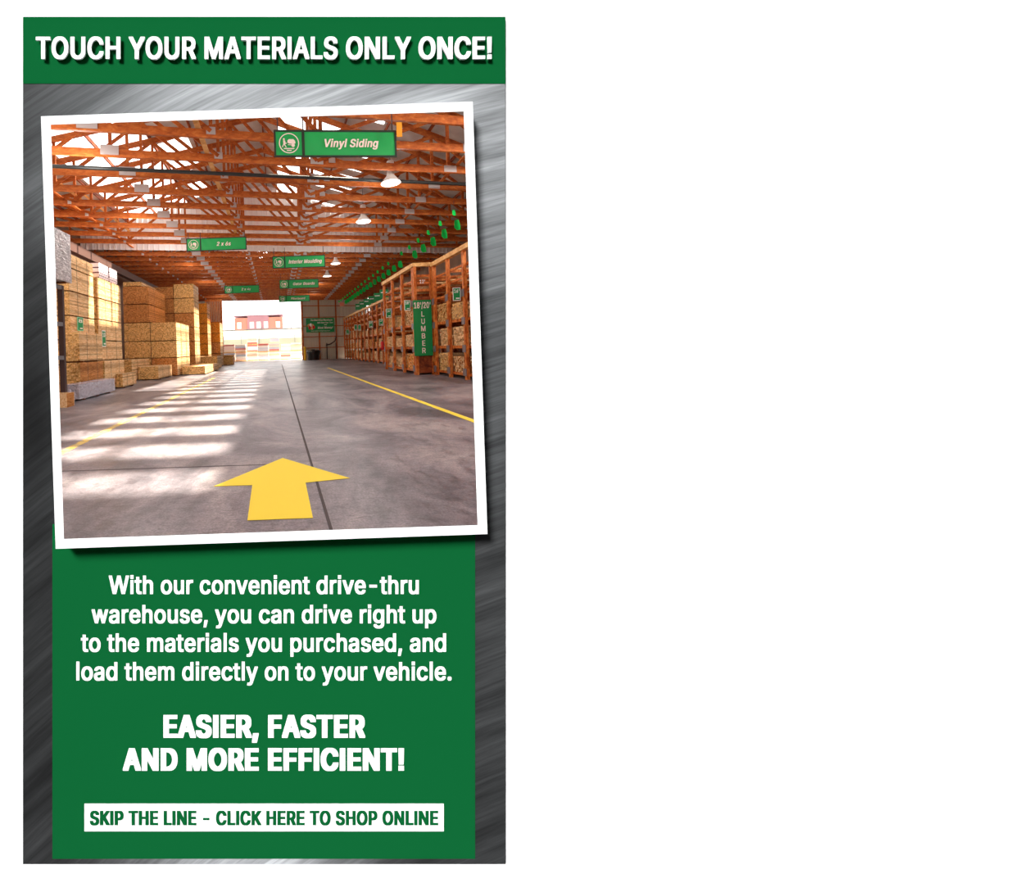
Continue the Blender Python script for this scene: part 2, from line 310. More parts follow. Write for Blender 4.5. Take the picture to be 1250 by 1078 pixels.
'a':(389,['160,-9 142,-8 126,-5 110,-1 94,5 80,12 68,22 57,32 48,45 40,58 35,73 31,90 30,108 31,123 34,138 38,150 43,161 50,171 58,179 67,187 78,193 89,199 100,203 112,207 125,211 178,220 234,227 244,228 252,230 259,232 265,235 270,238 273,243 275,248 276,255 276,257 275,268 273,279 271,288 267,297 262,304 256,311 248,317 240,322 230,326 220,329 208,330 196,331 183,330 171,329 159,326 149,322 140,318 132,313 124,307 118,301 112,294 107,288 103,281 100,274 41,291 48,308 57,322 67,335 79,346 91,355 104,364 118,370 133,375 148,379 163,382 179,384 194,384 239,379 251,376 263,372 275,367 286,360 296,353 306,343 315,333 322,320 329,306 333,290 336,272 337,251 337,0 277,0 277,52 272,52 252,25 244,18 236,12 226,6 215,1 203,-3 190,-6 176,-8','170,45 187,46 202,49 216,53 228,59 239,66 248,74 257,83 263,93 269,104 272,115 275,126 276,138 276,190 259,182 231,176 200,171 175,168 134,159 125,155 117,150 110,145 103,139 98,132 95,124 93,115 92,105 92,95 94,87 98,79 102,72 107,66 114,61 121,56 130,52 139,49 149,47 159,46']),
'b':(424,['229,-8 213,-7 198,-5 184,-1 172,4 162,10 153,17 145,24 138,31 118,59 112,59 112,0 53,0 53,509 114,509 114,319 118,319 137,346 144,353 152,360 161,367 171,373 183,378 197,381 212,384 229,384 252,383 274,378 294,371 313,361 330,347 345,332 359,313 370,293 379,270 385,245 389,218 390,189 389,160 385,133 379,108 370,84 359,64 346,45 330,29 313,16 294,5 274,-2 252,-7','220,47 237,48 253,51 267,57 279,66 291,76 301,88 309,101 316,117 321,133 325,151 327,170 328,189 327,209 325,227 321,245 316,261 309,276 301,290 291,301 280,311 267,319 253,325 237,329 220,330 203,329 188,325 174,320 161,312 150,302 140,291 132,278 125,263 120,247 116,229 113,210 113,189 113,169 116,150 120,132 125,115 132,100 140,86 150,75 162,65 174,57 188,51 204,48']),
'c':(396,['207,-8 182,-7 159,-2 137,6 117,16 98,30 82,46 68,64 56,85 46,108 40,133 36,159 34,187 36,216 40,243 46,268 56,291 68,312 82,330 98,346 117,360 137,371 159,378 182,383 207,384 221,384 234,383 247,380 260,377 272,373 284,368 295,362 305,356 315,349 324,341 332,332 340,322 347,312 353,301 358,289 362,277 303,262 290,289 270,311 242,325 207,330 189,329 173,325 158,319 145,310 134,300 124,287 115,274 108,258 103,242 99,224 97,206 96,187 97,169 99,151 103,134 108,117 115,102 124,89 134,76 145,66 158,57 173,51 189,48 207,46 243,52 271,66 292,89 304,117 363,102 359,90 354,78 348,67 341,56 334,46 325,37 316,29 306,21 296,15 285,9 273,4 261,-1 248,-4 235,-6 221,-8']),
'd':(424,['195,-8 172,-7 151,-2 130,5 111,16 94,29 79,45 66,64 55,84 46,108 39,133 35,160 34,189 35,218 39,245 46,270 55,293 66,313 79,332 95,347 112,361 131,371 151,378 173,383 196,384 213,384 228,381 241,378 253,373 263,367 272,360 280,353 287,346 306,319 311,319 311,509 372,509 372,0 313,0 313,59 307,59 287,31 280,24 272,17 263,10 252,4 241,-1 227,-5 212,-7','205,47 221,48 236,51 250,57 263,65 274,75 284,86 293,100 299,115 305,132 309,150 311,169 312,189 311,210 309,229 305,247 300,263 293,278 284,291 275,302 263,312 251,320 237,325 221,329 205,330 187,329 172,325 157,319 145,311 133,301 124,290 115,276 108,261 103,245 99,227 97,209 96,189 97,170 99,151 103,133 109,117 115,101 124,88 134,76 145,66 158,57 172,51 188,48']),
'e':(404,['212,-8 185,-7 161,-2 138,6 117,16 98,30 82,46 68,64 56,85 46,108 40,132 35,159 34,187 35,215 39,242 46,267 55,290 67,311 81,329 97,346 115,359 135,370 157,378 180,383 205,384 221,384 236,382 251,379 266,374 280,368 294,361 307,351 319,341 331,329 341,315 350,299 357,282 363,263 368,242 370,219 371,194 371,169 75,169 75,221 338,221 310,202 309,220 307,237 303,254 298,269 291,282 283,294 273,305 263,314 250,321 237,326 222,329 205,330 189,329 173,326 159,321 146,313 135,304 125,294 116,282 109,270 103,256 99,241 97,226 96,211 96,178 97,157 100,139 104,122 110,106 118,92 128,80 139,70 151,61 165,55 179,50 195,47 212,46 224,47 234,48 244,50 254,53 263,56 271,61 278,66 285,73 292,80 297,88 302,96 306,105 365,91 360,77 353,63 345,51 335,39 324,29 311,19 298,11 283,4 266,-1 249,-5 231,-7']),
'g':(425,['207,-151 187,-150 168,-148 150,-144 134,-140 119,-134 105,-127 93,-119 82,-110 73,-101 64,-91 57,-80 51,-69 101,-41 122,-66 128,-72 136,-78 145,-83 154,-88 165,-92 178,-95 192,-97 207,-97 229,-96 249,-92 267,-85 282,-75 295,-62 304,-47 310,-28 311,-6 311,68 306,68 287,41 280,34 272,28 263,21 252,16 241,11 227,8 212,5 195,5 173,6 152,10 132,17 113,27 95,39 80,53 67,71 55,90 46,112 39,136 35,163 34,191 35,220 39,246 46,271 55,293 66,314 80,332 95,347 112,361 131,371 152,378 173,383 196,384 213,384 228,382 242,378 253,373 264,367 273,360 281,353 288,346 308,319 313,319 313,379 372,379 372,-9 371,-32 367,-54 360,-73 350,-90 338,-104 324,-117 308,-127 291,-136 271,-142 251,-147 229,-150','205,59 222,60 237,63 251,68 264,75 275,84 285,95 293,107 300,121 305,137 309,154 312,172 312,193 312,212 309,231 305,248 300,264 293,278 285,291 275,303 264,312 251,320 237,325 222,329 205,330 188,329 172,325 158,320 145,312 134,302 124,290 115,277 109,262 103,246 99,229 97,212 96,193 97,173 99,155 103,138 109,123 116,108 124,96 134,85 145,76 158,68 172,63 188,60']),
'h':(410,['114,227 114,0 53,0 53,509 114,509 114,287 102,287 112,312 124,332 137,349 152,362 169,372 187,379 207,383 227,384 246,383 264,380 280,376 295,369 309,360 321,349 332,336 341,321 348,304 353,285 356,264 357,240 357,0 296,0 296,235 295,256 290,275 283,291 273,304 260,315 246,323 229,328 210,329 197,328 184,326 172,322 161,317 150,311 141,303 133,293 126,283 121,271 117,257 114,243']),
'i':(167,['53,0 53,379 114,379 114,0','84,443 75,444 67,446 60,449 54,455 48,461 44,468 42,475 41,483 42,491 44,499 48,506 54,512 60,517 67,521 75,523 84,524 92,523 100,521 107,517 114,512 119,506 123,499 126,491 126,483 126,475 123,468 119,461 114,455 107,449 100,446 92,444']),
'l':(189,['139,-2 119,-1 101,3 86,10 74,20 65,33 58,47 54,65 53,84 53,509 114,509 114,99 114,87 115,77 117,68 120,62 124,58 130,54 137,53 146,52 160,53 170,54 181,3 162,-1']),
'm':(610,['53,0 53,379 112,379 112,295 108,295 112,310 118,323 125,335 132,346 141,355 151,363 161,370 172,376 183,380 195,384 207,386 219,386 239,385 257,380 273,372 287,361 299,347 309,331 316,314 321,295 312,295 317,308 322,321 329,332 337,343 347,353 357,361 368,369 381,375 394,380 407,383 422,385 437,386 453,385 468,383 483,378 497,372 510,364 522,354 532,342 541,328 548,313 553,296 556,276 557,255 557,0 496,0 496,254 494,273 490,289 483,302 473,313 460,321 447,326 433,329 419,330 406,330 395,328 384,324 374,320 365,314 358,307 351,299 345,290 341,280 338,270 336,259 335,247 335,0 274,0 274,260 273,275 269,288 262,301 253,311 242,320 229,326 215,329 199,330 188,330 178,328 168,325 158,320 148,314 140,307 132,299 126,289 121,278 117,266 114,253 114,238 114,0']),
'n':(410,['114,227 114,0 53,0 53,379 112,379 112,287 102,287 112,312 124,332 137,349 152,362 169,372 187,379 207,383 227,384 246,383 264,380 280,376 295,369 309,360 321,349 332,336 341,321 348,304 353,285 356,264 357,240 357,0 296,0 296,235 295,256 290,275 283,291 273,304 260,315 246,323 229,328 210,329 197,328 184,326 172,322 161,317 150,311 141,303 133,293 126,283 121,271 117,257 114,243']),
'o':(415,['207,-8 182,-7 159,-2 137,6 117,16 98,30 82,46 68,64 56,85 46,108 40,133 36,159 34,187 36,216 40,243 46,268 56,291 68,312 82,330 98,346 117,360 137,371 159,378 182,383 207,384 233,383 256,378 278,371 299,360 317,346 333,330 347,312 359,291 369,268 376,243 380,216 381,187 380,159 376,133 369,108 359,85 347,64 333,46 317,30 299,16 278,6 256,-2 233,-7','207,46 226,48 242,51 257,57 270,66 282,76 292,89 300,102 307,117 312,134 316,151 318,169 319,187 318,206 316,224 312,242 307,258 300,274 292,287 282,300 270,310 257,319 242,325 226,329 207,330 189,329 173,325 158,319 145,310 134,300 124,287 115,274 108,258 103,242 99,224 97,206 96,187 97,169 99,151 103,134 108,117 115,102 124,89 134,76 145,66 158,57 173,51 189,48']),
'p':(424,['53,-143 53,379 112,379 112,319 118,319 137,346 144,353 152,360 161,367 171,373 183,378 197,381 212,384 229,384 252,383 274,378 294,371 313,361 330,347 345,332 359,313 370,293 379,270 385,245 389,218 390,189 389,160 385,133 379,108 370,84 359,64 346,45 330,29 313,16 294,5 274,-2 252,-7 229,-8 213,-7 198,-5 184,-1 173,4 162,10 153,17 145,24 138,31 118,59 114,59 114,-143','220,47 237,48 253,51 267,57 279,66 291,76 301,88 309,101 316,117 321,133 325,151 327,170 328,189 327,209 325,227 321,245 316,261 309,276 301,290 291,301 280,311 267,319 253,325 237,329 220,330 203,329 188,325 174,320 161,312 150,302 140,291 132,278 125,263 120,247 116,229 113,210 113,189 113,169 116,150 120,132 125,115 132,100 140,86 150,75 162,65 174,57 188,51 204,48']),
'r':(259,['53,0 53,379 112,379 112,321 115,321 122,335 130,347 140,358 152,367 166,375 181,380 196,384 213,385 229,384 243,384 243,322 230,324 207,326 194,325 182,323 170,319 159,315 149,309 140,301 132,293 126,284 121,273 117,262 114,250 114,237 114,0']),
's':(365,['182,-8 163,-7 145,-5 128,-2 112,3 98,10 84,18 72,27 62,38 53,50 45,63 40,78 36,94 94,107 99,92 105,79 114,69 124,60 136,54 150,49 165,46 181,45 200,46 217,50 232,55 244,62 255,71 262,81 267,91 268,103 267,112 265,121 260,129 254,136 246,142 237,147 225,151 212,155 149,170 125,177 104,186 87,196 72,208 61,222 53,237 48,255 47,274 48,290 51,305 57,319 65,332 75,343 87,354 100,363 115,370 131,377 149,381 167,384 187,384 206,384 223,381 239,378 254,372 267,366 279,358 290,349 299,339 307,328 314,316 319,303 324,290 268,277 264,288 258,298 251,307 243,316 232,323 219,328 205,331 187,333 171,332 156,329 143,324 131,317 121,308 114,299 110,289 109,277 110,267 112,258 117,250 124,243 133,237 144,232 157,227 172,223 229,209 254,202 275,194 292,183 306,171 317,158 325,142 330,125 331,107 330,90 326,75 321,61 312,47 302,35 290,24 276,15 260,6 242,0 223,-5 203,-7']),
't':(227,['204,379 204,327 6,327 6,379','65,471 126,471 126,98 127,86 128,76 132,68 136,61 142,56 150,53 159,51 170,50 185,51 202,54 213,2 192,-3 168,-4 145,-3 125,2 107,10 92,21 80,35 72,52 67,71 65,93']),
'u':(410,['182,-5 164,-4 146,-1 130,4 115,11 101,20 89,31 78,44 69,59 62,76 57,95 54,116 53,139 53,379 114,379 114,144 115,123 119,105 127,89 137,75 150,64 164,56 181,52 200,50 213,51 226,53 238,57 249,62 259,69 268,77 276,86 283,97 289,109 293,122 295,137 296,153 296,379 357,379 357,0 298,0 298,92 307,92 297,67 286,47 272,30 257,17 240,7 222,0 203,-4']),
'v':(389,['163,0 17,379 84,379 165,155 187,87 206,21 184,21 203,87 224,155 305,379 371,379 226,0']),
'w':(567,['138,0 23,379 87,379 133,214 154,137 175,41 165,41 186,135 206,214 252,379 316,379 362,214 382,136 402,41 391,41 413,135 434,214 480,379 545,379 429,0 368,0 319,172 305,225 291,280 277,338 291,338 277,280 263,225 248,172 199,0']),
'x':(379,['21,0 171,218 171,171 29,379 100,379 147,306 179,253 207,206 175,206 202,253 233,306 282,379 352,379 209,169 209,214 358,0 287,0 231,85 200,136 173,182 205,182 178,136 148,85 91,0']),
'y':(389,['47,-139 61,-86 71,-87 80,-89 88,-90 96,-90 104,-89 111,-87 118,-84 124,-80 130,-74 136,-67 141,-58 146,-48 151,-36 163,-1 17,379 84,379 165,155 187,87 206,21 184,21 202,87 224,155 305,379 371,379 204,-58 198,-72 191,-85 184,-97 177,-107 168,-116 159,-124 150,-130 139,-136 128,-140 117,-143 104,-145 91,-145 65,-143']),
' ':(188,[]),
}

GL['l'] = (176, ['57,0 57,522 119,522 119,0'])
GL['I'] = (185, ['60,0 60,509 125,509 125,0'])
GL['i'] = (176, ['57,0 57,380 119,380 119,0', '55,440 55,522 121,522 121,440'])
GL['!'] = (200, ['68,0 68,82 132,82 132,0', '66,509 134,509 122,150 78,150'])
import numpy as np
from mathutils.geometry import delaunay_2d_cdt
_gc = {}
def glyph(c):
    if c not in _gc:
        loops = [[tuple(float(q)/509 for q in p.split(',')) for p in l.split()] for l in GL[c][1]]
        _gc[c] = (loops, [p for l in loops for p in l])
    return _gc[c]
_oc = {}
def outlined(c, sx, bold, by):
    """letter widened by sx, strokes thickened by bold/by: the clean union of shifted copies as (points, triangles, border edges)"""
    key = (c, round(sx, 4), bold, by)
    if key in _oc: return _oc[key]
    loops, _ = glyph(c); ky = 1-2*by
    lp = [np.array([(x*sx, y*ky + by) for x, y in l]) for l in loops]
    if bold > .06: shifts = [(bold*i, by*j) for i in (-1,-.5,0,.5,1) for j in (-1,0,1)]
    else: shifts = [(0,0)] + [(bold*i, by*j) for i in (-1,1) for j in (-1,1)] + [(bold*i*.5, by*j*.5) for i in (-1,1) for j in (-1,1)]
    V_, E_ = [], []
    for ox, oz in shifts:
        for l in lp:
            n = len(V_); m = len(l)
            V_ += [Vector((x+ox, y+oz)) for x, y in l]; E_ += [(n+i, n+(i+1)%m) for i in range(m)]
    vs, es, fs = delaunay_2d_cdt(V_, E_, [], 0, 1e-5)[:3]
    P = np.array([(v.x, v.y) for v in vs])
    T = np.array([f for f in fs if len(f) == 3])
    C_ = P[T].mean(axis=1); inside = np.zeros(len(T), bool)
    for ox, oz in shifts:
        w = np.zeros(len(T), int)
        for l in lp:
            a = l + (ox, oz); b = np.roll(a, -1, axis=0)
            for (x0, y0), (x1, y1) in zip(a, b):
                if y0 == y1: continue
                hit = ((y0 <= C_[:,1]) & (C_[:,1] < y1)) | ((y1 <= C_[:,1]) & (C_[:,1] < y0))
                xi = x0 + (C_[:,1]-y0)*(x1-x0)/(y1-y0)
                w += np.where(hit & (xi > C_[:,0]), 1 if y1 > y0 else -1, 0)
        inside |= (w != 0)
    T = T[inside]
    p = P[T]; ar = (p[:,1,0]-p[:,0,0])*(p[:,2,1]-p[:,0,1]) - (p[:,1,1]-p[:,0,1])*(p[:,2,0]-p[:,0,0])
    T = [tuple(t_) if a_ > 0 else (t_[0], t_[2], t_[1]) for t_, a_ in zip(T.tolist(), ar)]
    ed = {}
    for t_ in T:
        for i in range(3): ed[(t_[i], t_[(i+1)%3])] = 1
    border = [e for e in ed if (e[1], e[0]) not in ed]
    used = sorted({i for t_ in T for i in t_}); re_ = {u: i for i, u in enumerate(used)}
    out = ([tuple(P[u]) for u in used], [tuple(re_[i] for i in t_) for t_ in T], [(re_[a], re_[b]) for a, b in border])
    _oc[key] = out
    return out
def glyph_mesh(name, body, cap, width, bold, mat, depth=.002, slant=0.0, track=.5, by=.022):
    """lettering in the XZ plane, baseline at z=0, facing -Y, centred; capital height and width in metres; bold thickens the strokes"""
    def layout(sx):
        x = 0; pos = []
        for c in body:
            pos.append(x); x += GL[c][0]/509*sx + 2*bold*track
        lo = min(pos[i] + min(p[0] for p in glyph(c)[1])*sx for i, c in enumerate(body) if c != ' ') - bold
        hi = max(pos[i] + max(p[0] for p in glyph(c)[1])*sx for i, c in enumerate(body) if c != ' ') + bold
        return pos, lo, hi
    target = width/cap
    a_, b_ = .1, 3.0
    for _ in range(40):
        sx = (a_+b_)/2; pos, lo, hi = layout(sx)
        if hi-lo > target: b_ = sx
        else: a_ = sx
    pos, lo, hi = layout(sx)
    v = []; f = []
    for i, c in enumerate(body):
        if c == ' ': continue
        pts, tris, border = outlined(c, sx, bold, by)
        n = len(v); m = len(pts)
        for yy in (0, depth):
            for x, z in pts:
                X = (pos[i] + x - (lo+hi)/2)*cap; Z = z*cap
                v.append((X + slant*Z, yy, Z))
        f += [tuple(n+q for q in t_) for t_ in tris]
        f += [(n+b, n+a, n+m+a, n+m+b) for a, b in border]
    me = bpy.data.meshes.new(name); me.from_pydata(v, [], f); me.materials.append(mat); me.update()
    return me

# ------------------------------------------------------------------ floor, yard, walls, roof
SK = 0.177                       # trusses stand a little askew to the driving lane
SKA = math.atan(SK)
XL, XR, RX = -13.0, 14.0, -0.5
def zroof(x): return 13.7 - .29 * abs(x - RX)
def endY(x): return 60.7 + .25 * (x - 3.7)

fl = MB(); fl.quad((-14,.9,0),(15.5,.9,0),(15.5,64,0),(-14,64,0))
struct('floor', fl, m_floor, 'stained grey concrete warehouse floor', 'floor')
gr = MB(); gr.quad((-90,64,-.02),(110,64,-.02),(110,200,-.02),(-90,200,-.02))
struct('ground', gr, m_ground, 'bright concrete yard beyond the far doorway', 'ground')

jt = MB()
a, b_ = G(344,445), G(404,646)
d_ = (b_ - a).normalized(); e_ = b_ + d_ * .3
jt.prism([(a.x-.035,a.y,.001),(a.x+.035,a.y,.001),(e_.x+.016,e_.y,.001),(e_.x-.016,e_.y,.001)], (0,0,.003))
tag(obj('floor_joint', jt, m_joint), 'dark joint line running down the middle of the floor past the arrow', 'floor joint')
jt = MB(); jt.box(-9,0.0,6.05,6.075,.0005,.002)
tag(obj('floor_joint', jt, m_joint), 'thin dark crosswise joint in floor left of the arrow tip', 'floor joint')
for (p, q, lab) in (((400,449),(590,518.4),'yellow painted lane line on floor before the right-hand lumber racks'),
                    ((262,461),(66,557),'faded yellow lane line on sunlit floor along the left-hand stacks')):
    a, b_ = G(*p), G(*q); mb = MB(); w = .085
    mb.prism([(a.x-w,a.y,.001),(a.x+w,a.y,.001),(b_.x+w,b_.y,.001),(b_.x-w,b_.y,.001)], (0,0,.003))
    tag(obj('lane_line', mb, m_yellow if 'faded' not in lab else m_faded), lab, 'painted line')
ar = [G(*p, .006) for p in ((345,559),(427,583.5),(373,589),(382,632),(302,635),(308,592),(261,593.5))]
mb = MB(); mb.prism(ar, (0,0,-.004))
tag(obj('floor_arrow', mb, m_yellow), 'large yellow arrow painted on the floor pointing into the warehouse', 'arrow')

# roof with skylight openings
SKY = [(-9.9,-8.2,13,29.0),(-8.1,-5.95,8,30.0),(-5.7,-4.2,20.6,24.2),(-5.4,-4.3,25.6,28.2),(.4,1.9,20,35.5),(-3.4,-.7,30.6,52)] + [(xa,xb,13.8+1.72*k+.18*3.7+.35,13.8+1.72*k+.18*3.7+1.2) for k in range(-5,13) for xa, xb in ((2.1,3.5),(3.7,5.3))]
xsb = sorted({XL-.6, RX, XR+.6} | {s[0] for s in SKY} | {s[1] for s in SKY})
ysb = sorted({1.3, 66.0} | {s[2] for s in SKY} | {s[3] for s in SKY})
rf = MB()
for i in range(len(xsb)-1):
    for j in range(len(ysb)-1):
        xa, xb, ya, yb = xsb[i], xsb[i+1], ysb[j], ysb[j+1]
        xm, ym = (xa+xb)/2, (ya+yb)/2
        if any(s[0] < xm < s[1] and s[2] < ym < s[3] for s in SKY): continue
        rf.quad((xa,ya,zroof(xa)),(xb,ya,zroof(xb)),(xb,yb,zroof(xb)),(xa,yb,zroof(xa)))
struct('ceiling', rf, m_roof, 'grey corrugated roof sheeting above the timber trusses', 'ceiling')
for k, (xa, xb, ya, yb) in enumerate(SKY):
    mb = MB(); mb.quad((xa,ya,zroof(xa)+.02),(xb,ya,zroof(xb)+.02),(xb,yb,zroof(xb)+.02),(xa,yb,zroof(xa)+.02))
    struct('window_%d' % (k+1), mb, m_sky, ('translucent skylight strip in the roof, %s from the left' % ORD[k]) if k < 6 else 'square skylight sheet on right roof slope, %s from the front, %s one of its pair' % (ORD[(k-6)//2], ('ridge-side','eave-side')[k%2]), 'skylight')

def pleat(mb, x0, x1, n, zb, zt, yf, amp=.045):
    for i in range(n):
        xa, xb = x0 + (x1-x0)*i/n, x0 + (x1-x0)*(i+1)/n
        pa = amp if i % 4 in (0,) else 0; 
        pb = amp if (i+1) % 4 in (0,) else 0
        ya, yb = yf(xa) - pa, yf(xb) - pb
        mb.quad((xa,ya,zb(xa)),(xb,yb,zb(xb)),(xb,yb,zt(xb)),(xa,ya,zt(xa)))
for nm, x, lab in (('wall_left', XL-.2, 'brown sheet wall behind the left-hand lumber stacks'), ('wall_right', XR+.2, 'brown sheet wall behind the right-hand lumber racks')):
    mb = MB(); mb.box(x-.05, x+.05, 3, 62, 0, zroof(x))
    struct(nm, mb, m_wallm, lab, 'wall')
mb = MB(); pleat(mb, XL, XR, 300, lambda x: 8.85, lambda x: zroof(x)-.02, lambda x: 29.9+SK*x)
struct('wall_middle', mb, m_siding, 'white ribbed gable partition hanging across the hall above the trusses', 'wall')
DX0, DX1, DZ = -7.7, 3.7, 8.9
mb = MB(); pleat(mb, DX1, XR, 120, lambda x: 0, lambda x: zroof(x), endY)
pleat(mb, XL, DX0, 60, lambda x: 0, lambda x: zroof(x), endY)
pleat(mb, DX0, DX1, 120, lambda x: DZ, lambda x: zroof(x), endY)
struct('wall_back', mb, m_sidingb, 'beige ribbed end wall around the far doorway', 'wall')
for k, (x, lab) in enumerate(((DX0, 'timber post at left side of the far doorway'), (DX1+.1, 'timber post at right side of the far doorway'))):
    mb = MB(); mb.box(x-.14, x+.14, endY(x)-.35, endY(x)-.07, 0, 9.0)
    struct('trim_%d' % (k+1), mb, m_truss, lab, 'door post')
mb = MB()
mb.bar((DX0,endY(DX0)-.25,9.05),(DX1,endY(DX1)-.25,9.05),.3,.2)
struct('trim_3', mb, m_truss, 'timber header over the far doorway', 'door header')
k = 4
for z in (1.75, 3.4, 5.0, 6.3, 8.0):
    mb = MB(); mb.bar((DX1+.2,endY(DX1)-.15,z),(12.5,endY(12.5)-.15,z),.16,.1,(0,0,1))
    struct('trim_%d' % k, mb, m_truss, 'horizontal timber girt on end wall right of doorway at %.0f metres' % z, 'girt'); k += 1
for x in (6.35, 9.0):
    mb = MB(); mb.box(x-.1,x+.1,endY(x)-.26,endY(x)-.08,0,9)
    struct('trim_%d' % k, mb, m_truss, 'timber stud on end wall %s the big green banner' % ('behind' if x < 7 else 'right of'), 'stud'); k += 1

# purlins
n = 0
for x in [-12.2,-10.05,-8.15,-5.8,-3.9,-2.1,-.4,2.0,3.6,5.45,7.2,9.0,10.8,12.4]:
    mb = MB(); z = zroof(x) - .09
    mb.box(-.035,.035,3.2,61,-.075,.075)
    o = obj('roof_purlin', mb, m_purl, loc=(x,0,z))
    tag(o, 'long timber roof purlin under the sheeting, %s from the left wall' % ORD[n], 'purlin', 'roof purlins'); n += 1

# ------------------------------------------------------------------ trusses
CH = 8.7
NODES = [-12.6,-9.2,-5.7,-1.95,1.75,7.3,10.5,13.4]
def truss(label):
    r = thing('roof_truss', label, 'truss', (0, 13.8, CH), SKA, 'timber roof trusses')
    c = math.cos(SKA)
    def zt(x): return zroof(x) - CH - .17
    P = lambda x, z, y=0: (x/c, y, z)
    obj('bottom_chord', MB().box(XL/c,(XR-.3)/c,-.05,.05,0,.27), m_truss, r)
    for xa, xb in ((XL,RX),(RX,XR-.3)):
        obj('top_chord', MB().bar(P(xa,zt(xa)-.12),P(xb,zt(xb)-.12),.24,.1), m_truss, r)
    for i, x in enumerate(NODES):
        obj('web_post', MB().bar(P(x,.27,.07),P(x,zt(x)-.12,.07),.12,.07), m_truss, r)
    for i in range(len(NODES)-1):
        xa, xb = NODES[i], NODES[i+1]
        up = i % 2 == 0
        if xb > RX+2: up = not up
        pa = P(xa,.2,-.06) if not up else P(xa,zt(xa)-.2,-.06)
        pb = P(xb,zt(xb)-.2,-.06) if not up else P(xb,.2,-.06)
        obj('web_diagonal', MB().bar(pa,pb,.14,.05), m_truss, r)
    for x, w, h, dz in ((-5.7,.62,.34,.06),(-1.95,.3,.24,.1),(1.75,.5,.36,.08),(2.35,.26,.2,.16),(7.3,.55,.26,.02),(-9.4,.16,.3,.04)):
        pl = obj('gusset_plate', MB().box(x/c-w/2,x/c+w/2,-.075,-.055,dz,dz+h), m_steel, r)
    return r
t0 = truss('orange timber roof truss, nearest the camera above the first banner')
YS = [13.8 + 1.72*k for k in range(-6, 27) if k not in (9,)]
t0.location = (0, 13.8-1.72*6, CH)
for i, y in enumerate(YS):
    k = round((y-13.8)/1.72)
    if k < 9:
        lab = 'orange timber roof truss with white plates, %s down from top of picture opening' % ORD[k] if k >= 0 else (
            'orange timber roof truss from which the Vinyl Siding banner hangs' if k == -1 else 'timber roof truss nearer than the Vinyl Siding banner, above the opening')
    else:
        lab = 'orange timber roof truss beyond the white gable, %s behind it' % ORD[k-10]
    if i == 0: t0['label'] = lab
    else: dup(t0, (0, y, CH), lab)

mb = MB(); mb.box(-.09,.09,0,18.5,-.02,.02)
tag(obj('lateral_brace', mb, m_plank, loc=(-2.35,10.9,CH+.32)), 'pale plank laid lengthwise along the trusses left of centre', 'brace')
for x, lab in ((7.6,'right of the white lamps'),(-9.7,'above the left-hand stacks')):
    mb = MB(); mb.box(-.07,.07,0,18,-.02,.02)
    tag(obj('lateral_brace', mb, m_truss, loc=(x,10.9,CH+.31)), 'orange plank laid lengthwise along the trusses ' + lab, 'brace')
mb = MB(); mb.tube((XL,16.35+SK*XL,CH-.05),(XR-.5,16.35+SK*XR,CH-.05),.07)
tag(obj('sprinkler_pipe', mb, m_pipe), 'long black pipe crossing the hall among the front trusses', 'pipe')
mb = MB(); mb.box(-11.8,-11.4,12,59,7.65,8.15)
tag(obj('eave_beam', mb, m_eave), 'dark brown eave beam running above the left-hand stacks', 'beam')
for (xa,xb,k,g,lab) in ((-10.9,-8.9,1,.4,'near end'),(-10.9,-9.0,3,.3,'middle'),(-10.4,-8.6,6,.3,'far end')):
    y = 13.8+1.72*k
    mb = MB(); mb.bar((xa,y+SK*xa+.2,CH+1.9),(xb,y+SK*xb+.2+1.72,CH+.35),.12,.05)
    tag(obj('diagonal_brace', mb, m_plank), 'sunlit pale diagonal brace between left roof trusses, '+lab, 'brace')

# lamps
def lamp(label):
    r = thing('high_bay_lamp', label, 'lamp', (5.35,18,CH+.05), 0, 'bell lamps hung in the roof')
    obj('shade', MB().lathe([(.09,.5),(.13,.46),(.16,.3),(.38,.04),(.40,0),(.385,0),(.36,.04),(.14,.29),(.07,.3)]), m_lampw, r, smooth=True)
    obj('ballast_housing', MB().lathe([(0,.92),(.13,.9),(.15,.86),(.15,.6),(.11,.56),(.09,.5)]), m_lampw, r, smooth=True)
    obj('hanging_rod', MB().tube((0,0,.9),(0,0,2.2),.015), m_chain, r)
    return r
LP = [(4.9,16.9,-.3),(4.85,22.0,-.3),(4.9,32.8,-.3),(4.9,38.4,-.3),(-6.6,14.0,-.3),(-6.9,20.9,-.3),(-6.9,32.8,-.3)]  # right-hand lamps first, then left-row lights that get no fixture
lnames = ['white bell lamp hung right of the Vinyl Siding banner','white bell lamp hung before the right half of the white gable',
 'white bell lamp beyond the gable, right side, nearer one','white bell lamp beyond the gable, right side, farther one',
 'white bell lamp hung under the left skylight, nearest','white bell lamp hung under the left skylight, second back','white bell lamp high over the far left stacks']
l0 = lamp(lnames[0])
for i, (x,y,dz) in enumerate(LP[:4]):
    if i == 0: l0.location = (x,y,CH+dz)
    else: dup(l0, (x,y,CH+dz), lnames[i])

